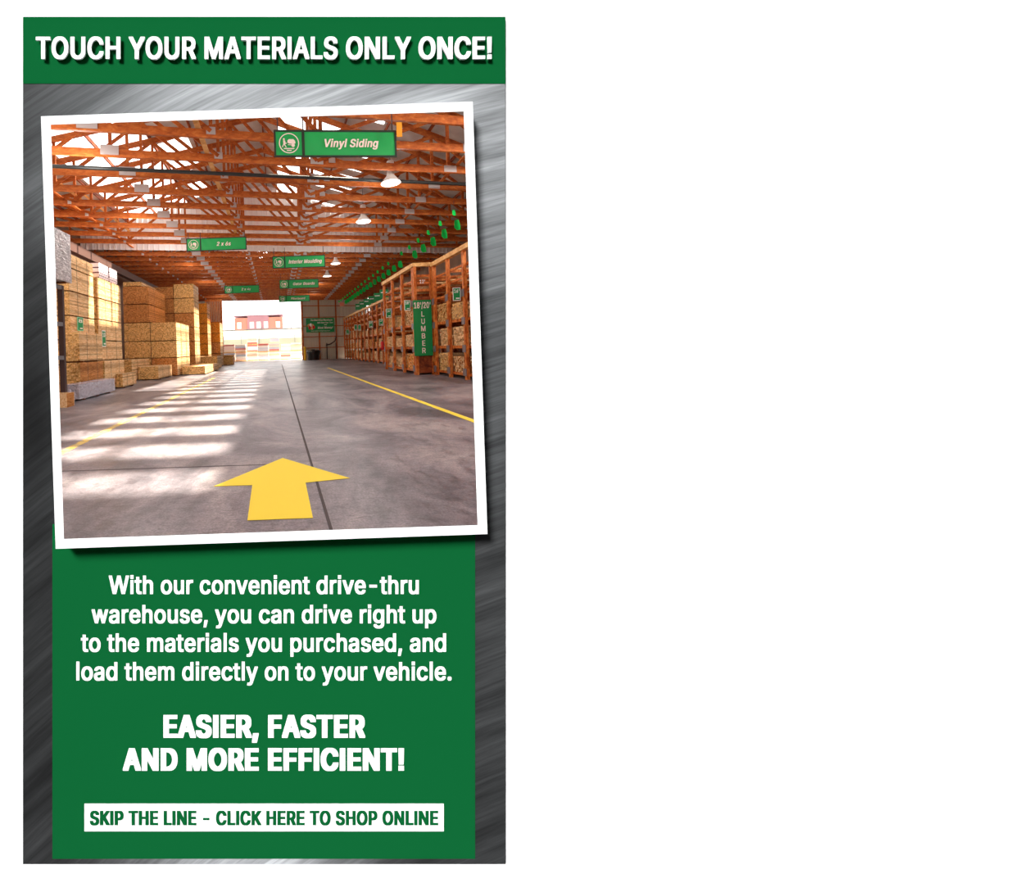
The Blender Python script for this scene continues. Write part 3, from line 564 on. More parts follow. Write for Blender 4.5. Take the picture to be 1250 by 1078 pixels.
# ------------------------------------------------------------------ hanging banners
def cart_logo(parent, cx, cz, s, y):
    mb = MB()
    n = 32
    for i in range(n):
        a0, a1 = 2*PI*i/n, 2*PI*(i+1)/n
        q = [(cx+s*r*math.cos(a), y, cz+s*r*math.sin(a)) for r, a in ((.5,a0),(.5,a1),(.455,a1),(.455,a0))]
        mb.prism(q, (0,.003,0))
    def poly(pts): mb.prism([(cx+s*x, y, cz+s*z) for x, z in pts], (0,.003,0))
    def disc(x, z, r): poly([(x+r*math.cos(2*PI*i/12), z+r*math.sin(2*PI*i/12)) for i in range(12)])
    disc(-.25,.2,.05)                                           # walking figure pushing a loaded cart
    poly([(-.29,.14),(-.2,.14),(-.16,.0),(-.1,.03),(-.09,.0),(-.2,-.05),(-.19,-.08),(-.12,-.2),(-.17,-.2),(-.25,-.07),(-.31,-.2),(-.36,-.2),(-.28,-.03)])
    poly([(-.07,.14),(.0,.2),(.22,.2),(.3,.12),(.32,.0),(.24,-.04),(-.02,-.02),(-.08,.06)])
    disc(.2,-.1,.09)
    poly([(-.06,-.06),(.12,-.07),(.12,-.1),(-.06,-.09)])
    poly([(-.27,-.24),(.27,-.24),(.25,-.29),(-.25,-.29)]); poly([(-.13,-.33),(.13,-.33),(.1,-.38),(-.1,-.38)])
    return obj('cart_logo', mb, m_pinkw, parent)

def banner(px0, px1, pyt, pyb, Y, text, tw, label, rz=.07, gust=0, cap=.3):
    a = W(px0, (pyt+pyb)/2, Y); b = W(px1, (pyt+pyb)/2, Y)
    w = (b-a).length / math.cos(rz) ; h = (pyb-pyt)*Y/F
    c = (a+b)/2; z0 = W((px0+px1)/2, pyb, Y).z
    r = thing('hanging_banner', label, 'banner', (c.x, Y, z0), rz, 'green banners hung from the trusses')
    fr = MB(); t_ = .055
    fr.box(-w/2,w/2,-.012,.012,0,t_).box(-w/2,w/2,-.012,.012,h-t_,h).box(-w/2,-w/2+t_,-.012,.012,t_,h-t_).box(w/2-t_,w/2,-.012,.012,t_,h-t_)
    dv = -w/2 + .235*w
    fr.box(dv-.04,dv+.04,-.012,.012,t_,h-t_)
    obj('frame', fr, m_black, r)
    for nm, xa, xb in (('logo_panel', -w/2+t_, dv-.04), ('text_panel', dv+.04, w/2-t_)):   # slightly rippled cloth
        mb = MB(); nx = max(4,int((xb-xa)/.07)); nz = 8
        for i in range(nx+1):
            for j in range(nz+1):
                x = xa+(xb-xa)*i/nx; z = t_+(h-2*t_)*j/nz
                f = min(1, i, nx-i, j, nz-j)
                mb.v.append((x, f*(.010*math.sin(x*13+z*5)*(z/h)+.006*math.sin(x*5-z*9)), z))
        for i in range(nx):
            for j in range(nz):
                q = i*(nz+1)+j; mb.f.append((q,q+nz+1,q+nz+2,q+1))
        obj(nm, mb, m_green, r, smooth=True)
    cart_logo(r, (-w/2+t_+dv-.04)/2, h/2, min(h-2*t_, dv+w/2-t_)*.86, -.028)
    if text:
        me = glyph_mesh('lettering', text, cap*h, tw*w, .05, m_pinkw, .003, .2)
        lt = link('lettering', me, r); lt.location = ((dv+w/2)/2*1.0, -.026, h*.36)
    top = CH - z0
    for x in (-w/2+.12, dv, w/2-.12):
        obj('hanger', MB().box(x-.018,x+.018,-.006,.006,h-.01,max(h+.05,top+.02)), m_darksteel, r)
    return r
banner(334.5,485.5,159,192,12.08,'Vinyl Siding',.445,'large green banner reading Vinyl Siding, nearest and highest of the banners')
banner(227.5,301,290,306,24.1,'2 x 6s',.23,'green banner reading 2 x 6s hung before the white gable',.0)
banner(332.5,397,312,327,28.3,'Interior Moulding',.62,'green banner reading Interior Moulding hung under the white gable',.0)
banner(274,316.5,348.5,358,43,'2 x 4s',.26,'green banner reading 2 x 4s above the left side of the doorway',.0)
banner(341,389,341,352,38,'Gator Boards',.55,'green banner second down below Interior Moulding, right above the doorway',.0)
banner(340.5,378,360.5,368.5,48.6,'Fiberboard',.45,'smallest green banner at the top right corner of the doorway',.0)
mb = MB(); p = W(484.5,167,12.0); q = W(490.5,149,12.0); mb.box(p.x,q.x,12.0,12.02,p.z,q.z)
tag(obj('hanging_tag', mb, m_orange), 'orange vertical tag at the right end of the Vinyl Siding banner', 'tag')
mb = MB(); p = W(151,156,13.0); q = W(158,143,13.0); mb.box(p.x,q.x,11.85,11.87,7.9+.7,9.0)
tag(obj('hanging_tag', mb, m_orange, loc=(.3,0,0)), 'orange vertical tag on the front truss upper left', 'tag')

# ------------------------------------------------------------------ lumber bundles on the left
def boards(w, l, h, mat, ends_mat, bw=.1, bh=.075, jit=.03, along='Y'):
    """bundle of boards; w across the ends, l along the boards, h up; end faces get the end-grain material"""
    nx = max(2, round(w/bw)); nz = max(2, round(h/bh))
    v = []; f = []; mi = []
    dx, dz = w/nx, h/nz
    for i in range(nx):
        for k in range(nz):
            if 0 < i < nx-1 and 0 < k < nz-1: ya, yb = random.uniform(0,jit), l - random.uniform(0,jit)
            else: ya, yb = random.uniform(0,jit*.7), l - random.uniform(0,jit*.7)
            sx = random.uniform(0,.012) if i == nx-1 else 0
            x0, x1 = i*dx+.002, (i+1)*dx-.003-sx
            z0, z1 = k*dz+.002, (k+1)*dz-.003
            n = len(v)
            pts = [(x0,ya,z0),(x1,ya,z0),(x1,yb,z0),(x0,yb,z0),(x0,ya,z1),(x1,ya,z1),(x1,yb,z1),(x0,yb,z1)]
            v += pts
            fs = [(n,n+3,n+2,n+1),(n+4,n+5,n+6,n+7),(n,n+1,n+5,n+4),(n+1,n+2,n+6,n+5),(n+2,n+3,n+7,n+6),(n+3,n,n+4,n+7)]
            f += fs; mi += [0,0,1,0,1,0]
    if along == 'X': v = [(y, x, z) for x, y, z in v]; f = [tuple(reversed(q)) for q in f]
    me = bpy.data.meshes.new('boards'); me.from_pydata(v, [], f); me.materials.append(mat); me.materials.append(ends_mat)
    me.polygons.foreach_set('material_index', mi); me.update()
    return me

def bundle(x0, x1, y0, y1, z0, z1, label, mat=None, group='lumber bundles stacked on the left', bh=.075, bw=.1, base=.06, detail=True, ends=None):
    mat = mat or m_bound
    r = thing('lumber_bundle', label, 'lumber bundle', (x0, y0, z0), 0, group)
    w, l, h = x1-x0, y1-y0, z1-z0
    o = link('boards', boards(w, l, h-base, mat, ends or m_ends, bw, bh), r, (0,0,base))
    for y in (.18*l, .78*l):
        obj('bearer', MB().box(.03,w-.03,y-.06,y+.06,0,base), m_bearer, r)
    if detail:
        for y in (.3*l, .72*l):
            s = MB(); e = .006
            s.box(-e,0,y-.007,y+.007,base,h+e).box(w,w+e,y-.007,y+.007,base,h+e).box(0,w,y-.007,y+.007,h,h+e)
            obj('strap', s, m_strap, r)
    return r
T = lambda i: ORD[i]
# A, B: tall stacks beside the shelving post
for i, (a, b) in enumerate(((0,1.3),(1.3,2.42),(2.42,3.46),(3.46,4.54),(4.54,5.56),(5.56,6.2))):
    bundle(-11,-9,17.9,20.3,a,b,'pale lumber bundle, %s from floor in the tall stack by the grey shelving' % T(i), m_bound)
for i, (a, b) in enumerate(((0,1.4),(1.4,2.43),(2.43,3.5),(3.5,4.58),(4.58,5.66))):
    bundle(-11,-9,20.7,23.8,a,b,'pale lumber bundle, %s from floor in the second tall stack from shelving' % T(i), m_bound)
bundle(-8.98,-8.2,17.0,19.25,1.42,2.68,'light banded bundle on the aisle side of the first tall stack', m_bound)
bundle(-8.98,-8.2,17.0,19.25,0,1.42,'low brown-ended bundle carrying the light banded bundle', m_boundb)
bundle(-8.98,-8.2,19.4,21.9,0,1.42,'pale bundle right of the low brown-ended bundle, behind floor rows', m_bound)
# dotted profile bundles
m_dot = M('profile_ends', srgb(214,200,206), .5); t = NT(m_dot)
br = t.n('ShaderNodeTexBrick', Scale=1.0); br.offset = .5
br.inputs['Color1'].default_value = srgb(120,70,84); br.inputs['Color2'].default_value = srgb(96,60,70); br.inputs['Mortar'].default_value = srgb(226,214,220)
br.inputs['Mortar Size'].default_value = .035; br.inputs['Brick Width'].default_value = .17; br.inputs['Row Height'].default_value = .13
sx = t.n('ShaderNodeSeparateXYZ'); cx_ = t.n('ShaderNodeCombineXYZ'); tc = t.n('ShaderNodeTexCoord')
t.l(tc.outputs['Object'], sx.inputs[0]); t.l(sx.outputs['Y'], cx_.inputs['X']); t.l(sx.outputs['Z'], cx_.inputs['Y'])
t.l(cx_.outputs[0], br.inputs['Vector']); t.color(br.outputs['Color'])
for y0, y1, lab in ((21.2,22.35,'nearer'),(22.55,23.6,'farther')):
    mb = MB(); mb.box(0,1.2,0,y1-y0,.05,.85); 
    r = thing('profile_bundle', 'white bundle with rows of dark holes on top of second stack, %s one' % lab, 'bundle', (-10.3,y0,5.66), 0, 'holed bundles under the eave beam')
    obj('profiles', mb, m_dot, r); obj('bearer', MB().box(0,1.2,.1,.2,0,.05), m_bearer, r); obj('bearer', MB().box(0,1.2,y1-y0-.2,y1-y0-.1,0,.05), m_bearer, r)
# floor rows
bundle(-8.15,-7.82,20.6,22.6,0,.72,'short pale bundle on floor right of the silver wrapped bundle', m_bound)
bundle(-8.95,-7.65,26.2,29.6,0,.85,'low bundle on floor before the broad end-grain stack', m_bound)
bundle(-9.95,-9.02,25.3,28.8,0,1.36,'small pale bundle tucked behind the low floor bundle', m_bound)
bundle(-7.1,-5.4,30.4,37.5,0,.64,'low wide bundle jutting farthest into the aisle', m_bound)
bundle(-8.3,-5.78,39.3,42.3,0,1.24,'wide knee-high bundle on floor in front of the orange stack', m_bound)
r = bundle(-6.6,-5.4,49.5,51.2,0,.95,'last low bundle on floor at left edge of the doorway', m_boundb)
bundle(-6.6,-5.4,49.5,51.2,.95,1.2,'thin orange bundle topping the last low bundle by the doorway', m_boundo)
# C
for i, (a, b) in enumerate(((0,1.34),(1.34,2.58),(2.58,3.94),(3.94,5.28),(5.28,6.6))):
    bundle(-11.1,-9.22,29.8,34.1,a,b,'reddish end-grain bundle, %s from floor in left half of the broad stack' % T(i), m_boundb if i > 2 else m_bound, ends=m_ends if i < 3 else m_boundb)
bundle(-11.1,-9.75,29.9,33.5,6.6,6.96,'thin loose layer of boards on top of the broad stack', m_bound)
for i, (a, b) in enumerate(((0,1.32),(1.32,2.56),(2.56,3.92))):
    bundle(-9.16,-7.3,29.8,34.1,a,b,'white-sided end-grain bundle, %s from floor in right half of broad stack' % T(i), m_bound, ends=m_boundb if i == 0 else m_ends)
# D
for i, (a, b) in enumerate(((0,1.36),(1.36,2.64),(2.64,3.9),(3.9,5.13),(5.13,6.43),(6.43,7.7))):
    bundle(-8.95,-7.2,36,38.3,a,b,'brown-ended bundle, %s from floor in right half of the tallest stack' % T(i), m_bound, ends=m_ends if i > 3 else m_boundb)
for i, (a, b) in enumerate(((0,1.36),(1.36,2.64),(2.64,3.9),(3.9,5.13),(5.13,6.43),(6.43,7.5))):
    bundle(-10.8,-9.0,36,38.3,a,b,'brown-ended bundle, %s from floor in left half of the tallest stack' % T(i), m_boundb, ends=m_boundb)
# F, E
for i, (a, b) in enumerate(((0,1.3),(1.3,2.5),(2.5,3.6),(3.6,4.7),(4.7,5.8),(5.8,6.9))):
    bundle(-8.9,-7.4,44,46,a,b,'narrow orange bundle, %s from floor in stack behind the tallest one' % T(i), m_boundo if i > 3 else m_bound, ends=m_boundo)
for i, (a, b) in enumerate(((0,1.42),(1.42,2.7),(2.7,3.75),(3.75,5.0))):
    bundle(-8.1,-6.5,47,49.3,a,b,'orange bundle, %s from floor in stack nearest the doorway' % T(i), m_bound, ends=m_boundo if i > 1 else m_boundb)
# silver wrapped bundle
m_foil = M('silver_wrap', srgb(200,198,214), .22, .6); t = NT(m_foil)
t.bump(t.noise(t.pos((2,2,2)), 1.6, 6, .6, 1.6), 1.0, .2)
def wrapped(x0,x1,y0,y1,z0,z1,label,mat):
    r = thing('wrapped_bundle', label, 'wrapped bundle', (x0,y0,z0))
    mb = MB(); nx, ny, nz = 6, 18, 6
    w,l,h = x1-x0, y1-y0, z1-z0
    me = bpy.data.meshes.new('plastic_wrap')
    import bmesh
    bm = bmesh.new(); bmesh.ops.create_cube(bm, size=1)
    bmesh.ops.subdivide_edges(bm, edges=bm.edges[:], cuts=9, use_grid_fill=True)
    for v in bm.verts:
        x,y,z = v.co
        k = .012
        v.co = ((x+.5)*w + random.uniform(-k,0)*(x>0), (y+.5)*l + random.uniform(-k,k), .06+(z+.5)*(h-.06) + random.uniform(-k,k)*.8)
    bm.to_mesh(me); bm.free(); me.materials.append(mat)
    for p in me.polygons: p.use_smooth = False
    link('plastic_wrap', me, r)
    for y in (.15*l,.5*l,.85*l): obj('bearer', MB().box(.02,w-.03,y-.05,y+.05,0,.07), m_bearer, r)
    return r
wrapped(-8.15,-7.5,15.4,18.8,0,.62,'silver plastic-wrapped bundle on floor beside the shelving post',m_foil)

# green tags hung on left stacks
def size_tag(loc, rz, w, h, text, label, pale=False):
    r = thing('size_sign', label, 'sign', loc, rz, 'small green size signs')
    obj('sign_board', MB().box(-w/2,w/2,0,.012,-h/2,h/2), m_white if not pale else m_greenpale, r)
    obj('green_field', MB().box(-w*.42,w*.42,-.006,0,-h*.44,h*.44), m_greens, r)
    if text:
        me = glyph_mesh('lettering', text, h*.26, w*.66, .04, m_white, .002); o = link('lettering', me, r, (0,-.01,h*.1))
    obj('bar_mark', MB().box(-w*.12 if text else -w*.3,w*.32,-.01,-.006,-h*.36,-h*.27), m_white, r)
    return r
m_greens = M('sign_green', srgb(16,140,76), .5); m_greenpale = M('sign_mint', srgb(150,226,190), .5)
size_tag((-8.97,18.75,3.15), PI/2, .55, .62, '8', 'mint-edged green number sign hung on the first tall stack', True)
size_tag((-8.97,21.25,2.55), PI/2, .45, .85, '10', 'narrow green sign hung on the second tall stack')

# shelving at the extreme left
r = thing('pallet_shelving', 'dark steel shelving with grey beams cut off by the frame at left', 'shelving', (-7.6,14.5,0))
for x, y in ((0,0),(-1.2,0),(0,-2.7),(-1.2,-2.7)):
    obj('upright', MB().box(x-.09,x+.09,y-.06,y+.06,0,4.2), m_darksteel, r)
for z in (1.72,2.9,4.2):
    for x in (.02,-1.2):
        obj('shelf_beam', MB().box(x-.05,x+.06,-2.64,-.06,z-.14,z), m_greysteel, r)
    obj('shelf_deck', MB().box(-1.12,-.06,-2.64,-.06,z-.05,z-.01), m_plank, r)
for i,(z,h) in enumerate(((1.72,.7),(2.9,.8))):
    bundle(-8.6,-7.75,12.0,14.3,z,z+h,'stubby bundle on the %s beam of the dark shelving' % ('lower','middle')[i], m_bound, group='bundles on the dark shelving')
m_plastic = M('grey_plastic', srgb(190,184,188), .3, .3); t = NT(m_plastic); t.bump(t.noise(t.pos((1,1,3)), 3, 5, .6, 1), .8, .06)
t.color(t.ramp(t.noise(t.pos((1,1.5,4),(.5,.2,0)), 2.5, 6, .7, 2), [(.4, srgb(150,146,152)), (.55, srgb(196,192,198)), (.66, srgb(244,242,244))]))  # white streaks in the colour stand for light on the wrap's folds
wrapped(-8.4,-7.16,12.0,14.44,4.2,5.95,'tall grey plastic-wrapped load on top of the dark shelving',m_plastic)
r = thing('wooden_crate', 'small open wooden crate on floor at the foot of the shelving', 'crate', (-7.85,13.3,0))
for nm, b in (('side_panel',(0,.72,0,.03,0,.46)),('side_panel',(0,.72,.5,.53,0,.46)),('end_panel',(0,.03,.03,.5,0,.46)),('end_panel',(.69,.72,.03,.5,0,.46)),('base',(.03,.69,.03,.5,0,.03))):
    obj(nm, MB().box(*b), m_bound if nm == 'side_panel' else m_boundb, r)
r.location = (-7.75,13.55,0)

# slatted timber screen left of the doorway
r = thing('slatted_screen', 'upright timber slats with light between them left of doorway', 'screen', (-9.3,54,0))
for z in (.3,2.6,5.3,8.3): obj('rail', MB().box(0,2.2,.05,.13,z,z+.25), m_rackw, r)
obj('panel', MB().box(0,2.2,.13,.16,4.9,5.6), m_rackw, r)
for i in range(11): obj('slat', MB().box(i*.21,i*.21+.1,0,.05,0,8.6), m_rackw, r)

# ------------------------------------------------------------------ timber racks on the right
def rack(name_label, X, ys, top, depth, levels, brackets=True):
    r = thing('lumber_rack', name_label, 'rack', (X, ys[0], 0), 0, 'timber racks along the right wall')
    L = ys[-1]-ys[0]
    for y in ys:
        yy = y-ys[0]
        obj('post', MB().box(0,.16,yy-.08,yy+.08,0,top), m_rackw, r)
        obj('back_post', MB().box(depth-.14,depth,yy-.07,yy+.07,0,top), m_rackw, r)
        for z in levels:
            obj('shelf_arm', MB().box(.16,depth-.14,yy-.05,yy+.05,z-.14,z), m_rackw, r)
        if brackets:
            for z in (.35,1.45,2.75,4.05):
                obj('bracket', MB().box(-.02,0,yy-.1,yy+.22,z-.17,z+.17), m_bracket, r)
    obj('top_rail', MB().box(-.06,.2,-.09,L+.15,top,top+.22), m_plank, r)
    for z in levels[:3]:
        obj('shelf_beam', MB().box(.17,.27,0,L,z-.14,z), m_rackw, r)
    for z in levels[3:]:
        obj('shelf_beam', MB().box(.17,.24,0,L,z-.1,z), m_rackw, r)
    for i in range(9):
        z = .5+i*(top-.6)/8
        obj('back_slat', MB().box(depth,depth+.03,-.1,L+.1,z-.2,z+.2), m_purl, r)
    return r
LV = [.3,1.6,2.9,4.25,4.85,5.45]
def fill(X, ys, side, depth=3.0, p=1.0, rng=random.Random(4), lo=.55):
    nb = len(ys)-1
    for i in range(nb):
        ya, yb = ys[i]+.1, ys[i+1]-.1
        for k, z in enumerate(LV[:3]):
            if rng.random() > p: continue
            h = rng.uniform(lo, .95); w = (yb-ya)*rng.uniform(.8,1.0); x0 = X + rng.uniform(.05,.22)
            m = rng.choice([m_bound, m_bound, m_boundb])
            e = rng.choice([m_ends, m_bound, m_bound, m_boundo])
            lab = 'pile of boards on the %s shelf, %s bay from near end of %s' % (('bottom','middle','top')[k], ORD[i], side)
            r = thing('lumber_pile', lab, 'lumber pile', (x0, ya, z), 0, 'board piles in the right-hand racks')
            link('boards', boards(w, depth-.6, h, m, e, .11, .075, .12, 'X'), r)
        for k, z in enumerate(LV[3:]):
            if rng.random() > .8*p: continue
            h = rng.uniform(.1,.22); w = (yb-ya)*rng.uniform(.5,.9)
            lab = 'thin layer of boards on %s slat shelf, %s bay of %s' % (('lower','middle','upper')[k], ORD[i], side)
            r = thing('lumber_pile', lab, 'lumber pile', (X+.3, ya, z), 0, 'thin board layers in the right-hand racks')
            link('boards', boards(w, depth-.9, h, m_bound, m_ends, .12, .05, .15, 'X'), r)
near = [15.4,17.2,19.0,20.8,22.6]; mid = [23.4,25.5,27.6,29.7]; far = [37.0+2.0*i for i in range(13)]
rack('orange timber rack nearest at right, beyond it hangs the LUMBER banner', 8.7, near, 6.0, 3.6, LV)
rack('orange timber rack jutting into the aisle behind the LUMBER banner', 7.8, mid, 6.1, 4.2, LV)
rack('long far timber rack reaching the end wall', 10.0, far, 5.85, 3.0, LV, False)
fill(8.7, near, 'the near rack', 3.4); fill(7.8, mid, 'the middle rack', 4.0); fill(10.0, far, 'the far rack', 2.8, .8, random.Random(9), .5)
# end panel that carries the LUMBER banner
r = thing('rack_end_panel', 'board panel closing the rack end behind the LUMBER banner', 'panel', (7.78,23.02,0))
obj('panel_sheet', MB().box(.16,.92,.06,.1,.1,4.4), m_purl, r)
for z in (4.7,5.1,5.5): obj('cross_slat', MB().box(.12,.95,.04,.1,z,z+.14), m_rackw, r)
obj('post', MB().box(0,.16,0,.16,0,6.1), m_rackw, r); obj('post', MB().box(.92,1.08,0,.16,0,6.1), m_rackw, r)
obj('top_rail', MB().box(-.05,1.12,-.04,.18,6.1,6.3), m_plank, r)
link('lettering', glyph_mesh('lettering', "12'", .2, .3, .03, m_white, .003), r, (.5,.03,5.15))

tl_, br_ = W(504.3,366.5,22.9), W(529,434,22.9)
r = thing('lumber_hanging_banner', 'tall green banner reading LUMBER down its length on rack end', 'banner', ((tl_.x+br_.x)/2, 22.95, br_.z), .0)
bw, bh_ = br_.x-tl_.x, tl_.z-br_.z
obj('banner_cloth', MB().box(-bw/2,bw/2,0,.015,0,bh_), m_greens, r)
link('lettering', glyph_mesh('lettering', "18'/20'", .34, .9*bw, .03, m_pinkw, .003), r, (0,-.004,bh_-.46))
for i, chx in enumerate('LUMBER'):
    link('lettering', glyph_mesh('lettering', chx, .3, .17 if chx in 'LE' else (.25 if chx == 'M' else .2), .03, m_pinkw, .003), r, (.02,-.004,bh_-.93-.41*i))

# size signs on rack posts
rs = random.Random(2)
for (px, py, wpx, hpx, X, text, lab) in ((558.5,359.5,9.5,16,8.6,"16'","green 16 foot sign on the nearest rack right of the LUMBER banner"),
        (498.5,373,7.5,12.5,7.7,"18'","green 18 foot sign on the rack post left of LUMBER banner"),
        (475.5,382.5,6.5,11,7.7,"14'","green size sign on the far post of the middle rack"),
        (466,393.5,5,8,9.9,"12'","green size sign on the far rack, nearest to the middle rack"),
        (453.5,396,5,8,9.9,"10'","green size sign on the far rack, second from the middle rack"),
        (439.5,400,3.6,7,9.9,"","right one of the paired green signs on the far rack"),
        (435,400,3.6,7,9.9,"","left one of the paired green signs on the far rack"),
        (425,405.5,4,6,9.9,"","green sign on the far rack closest to the end wall")):
    u, v = UV(px, py); Y = F*X/u
    p = W(px, py, Y)
    w = max(.3, wpx*Y/F*.98); h = hpx*Y/F
    size_tag((X-.1, Y-.14, p.z), 0.0 if wpx > 5.5 else -.35, w, h, text, lab)

# hung green pennants under the trusses at right
m = 0
for k in range(2, 26):
    if k == 9: continue
    y = 13.8+1.72*k
    for X, z0, s, rowname in ((10.0, 7.85, 1.0, 'right'),(9.0, 8.05, .5, 'left')):
        if k > 8: s *= 1.0
        w, h = .5*s, .6*s
        r = thing('hanging_pennant', 'bright green pennant in the %s row under the roof, %s truss back' % (rowname, ORD[k-2] if k < 22 else 'far'), 'pennant', (X, y+SK*X-.2, z0), .5, 'green pennants along the right side')
        obj('cloth', MB().prism([(-w/2,0,h*.2),(-w*.1,0,0),(w*.5,0,h*.1),(w*.45,0,h*.6),(w*.2,0,h),(-w*.45,0,h*.85)], (0,.01,0)), m_greenf, r)
        obj('string', MB().box(-.006,.006,0,.01,h*.9,CH-z0+.1), m_chain, r)
# hanging boards above the far rack
for i in range(6):
    y = 38.5+2.4*i
    r = thing('hanging_sign', 'green board hung in row above the far rack, %s from the near end' % ORD[i], 'sign', (10.2, y, 6.25), -.2, 'green boards above the far rack')
    obj('sign_board', MB().box(-.4,.4,0,.02,0,.75), m_greens, r)
    obj('white_stripe', MB().box(-.3,.3,-.008,0,.42,.52), m_white, r)
    for x in (-.35,.35): obj('wire', MB().box(x-.006,x+.006,.005,.015,.74,CH-6.25+.1), m_chain, r)

# fire extinguisher on the far post of the middle rack
p = W(468.7,421,29.95)
r = thing('fire_extinguisher', 'red fire extinguisher on the far post of the middle rack', 'fire extinguisher', (7.62, 29.7, p.z-.35))
obj('cylinder', MB().lathe([(0,0),(.1,.0),(.12,.03),(.12,.5),(.07,.6),(.03,.62)],seg=16), m_red, r, smooth=True)
obj('valve', MB().box(-.04,.04,-.03,.03,.6,.7), m_black, r)
obj('hose', MB().tube((.05,0,.66),(.15,-.02,.3),.015), m_black, r)
obj('wall_bracket', MB().box(.1,.17,-.05,.05,.3,.36), m_greysteel, r)

# ------------------------------------------------------------------ end wall things
r = thing('wall_banner', 'green advertising banner with slogan on the end wall', 'banner', (6.5, endY(6.5)-.42, 4.05), math.atan(.25)*.6)
obj('banner_cloth', MB().box(-2.15,2.15,0,.02,0,2.1), m_greens, r)
for txt, cap, w, x, z in (('The Best Drive Warehouse',.26,3.4,.2,1.68),('Will Save You Time',.22,2.4,.75,1.3),('and',.18,.4,.8,1.02),('Most Money!',.34,2.3,.75,.5),('Save it, load it and go once more',.13,2.9,0,.14)):
    link('lettering', glyph_mesh('lettering', txt, cap, w, .045, m_pinkw, .003, .18), r, (x,-.008,z))
m_faceo = M('print_peach', srgb(222,170,120), .6)
for i, (x, z, mm) in enumerate(((-1.75,1.0,m_faceo),(-1.45,1.1,m_white),(-1.15,1.0,m_faceo),(-1.6,.65,m_red),(-1.25,.62,m_faceo),(-1.0,.75,m_red))):
    obj('printed_blob', MB().prism([(x+.2*math.cos(a*PI/5),-.006-.001*i,z+.26*math.sin(a*PI/5)) for a in range(10)], (0,.003,0)), mm, r)
def bollard(px, py0, py1, label):
    p = G(px, py0)
    r = thing('bollard', label, 'bollard', (p.x, p.y, 0))
    h = W(px, py1, p.y).z
    obj('post', MB().lathe([(.16,0),(.16,h-.12),(.13,h-.04),(0,h)], seg=16), m_yelpost, r, smooth=True)
    obj('foot_plate', MB().box(-.24,.24,-.24,.24,0,.02), m_darksteel, r)
bollard(372.5,440,423,'yellow steel bollard at the right edge of the far doorway')
p = G(383,439); p.y -= 1.6; p.x *= p.y/(p.y+1.6)
r = thing('waste_bin', 'dark waste bin with black bag liner beside the yellow bollard', 'bin', (p.x, p.y, 0))
obj('bin_body', MB().lathe([(0,0),(.82,0),(.95,1.25),(.9,1.25),(.85,.1)], seg=20), m_blackbag, r)
lin = MB(); random.seed(5)
lin.lathe([(.97,1.0),(1.02,1.2),(.98,1.32),(.7,1.42),(.45,1.36),(.2,1.5),(0,1.46)], seg=20)
lin.v = [(x+random.uniform(-.07,.07), y+random.uniform(-.07,.07), z+random.uniform(-.07,.07)) for x,y,z in lin.v]
obj('bag_liner', lin, m_blackbag, r)
mb = MB()
pts = [Vector((7.3,endY(7.3)-.6,2.1)),Vector((8.0,endY(8)-.6,2.25)),Vector((8.7,endY(8.6)-.6,2.7)),Vector((8.9,endY(8.8)-.6,3.4))]
for a, b in zip(pts, pts[1:]): mb.tube(a, b, .09)
for x in (7.4,8.8): mb.tube((x,endY(x)-.6,0),(x,endY(x)-.6,2.4),.07)
tag(obj('hand_rail', mb, m_darksteel), 'dark bent rail at the end wall corner by the far rack', 'rail')
mb = MB(); p = W(417.5,371.6,58.5); mb.box(p.x-.28,p.x+.28,58.5,58.65,p.z-.25,p.z+.25)
tag(obj('exit_box', mb, M('pale_red', srgb(226,140,120), .5)), 'small pale red box high at the end wall corner', 'box')

# ------------------------------------------------------------------ yard beyond the doorway
m_bag = [M('bag_white', srgb(238,234,232), .6), M('bag_cream', srgb(240,232,224), .6), M('bag_grey', srgb(224,222,228), .6), M('bag_pink', srgb(232,200,196), .6), M('bag_blue', srgb(186,196,220), .6), M('bag_tan', srgb(228,206,182), .6), M('bag_red', srgb(206,120,120), .6)]
rg = random.Random(8)
def pallet(x, y, z, w, h, label):
    r = thing('bag_pallet', label, 'pallet of bags', (x, y, z), 0, 'pallets of bagged goods in the yard')
    for i in range(3): obj('pallet_board', MB().box(-w/2,w/2,i*.45,i*.45+.12,0,.14), m_plank, r)
    n = 4; hh = (h-.14)/n
    for k in range(n):
        mb = MB(); e = rg.uniform(0,.05)
        mb.box(-w/2+e,w/2-e,-.02,1.05,.14+k*hh+.02,.14+(k+1)*hh-.02)
        mb.box(-w/2+e+.05,w/2-e-.05,-.06,1.1,.14+k*hh+.06,.14+(k+1)*hh-.06)
        obj('bag_layer', mb, rg.choice(m_bag), r)
n = 0
for (Y, row, x0, x1, st, h, lv, nm) in ((66.5,0,-7.6,3.4,1.78,1.35,2,'front'),(70.5,1,-8,5,1.9,1.3,3,'rear')):
    x = x0; i = 0
    while x < x1:
        z = 0
        for l in range(2 + (1 if row and i in (2, 4) else 0) - (1 if not row and i % 3 == 2 else 0)):
            pallet(x, Y + .25*x, z, 1.72, h, 'bagged-goods pallet in %s row outside doorway, %s from left, %s' % (nm, ORD[i], ('at ground','stacked second','topmost, third up')[l])); z += h
        x += st; i += 1
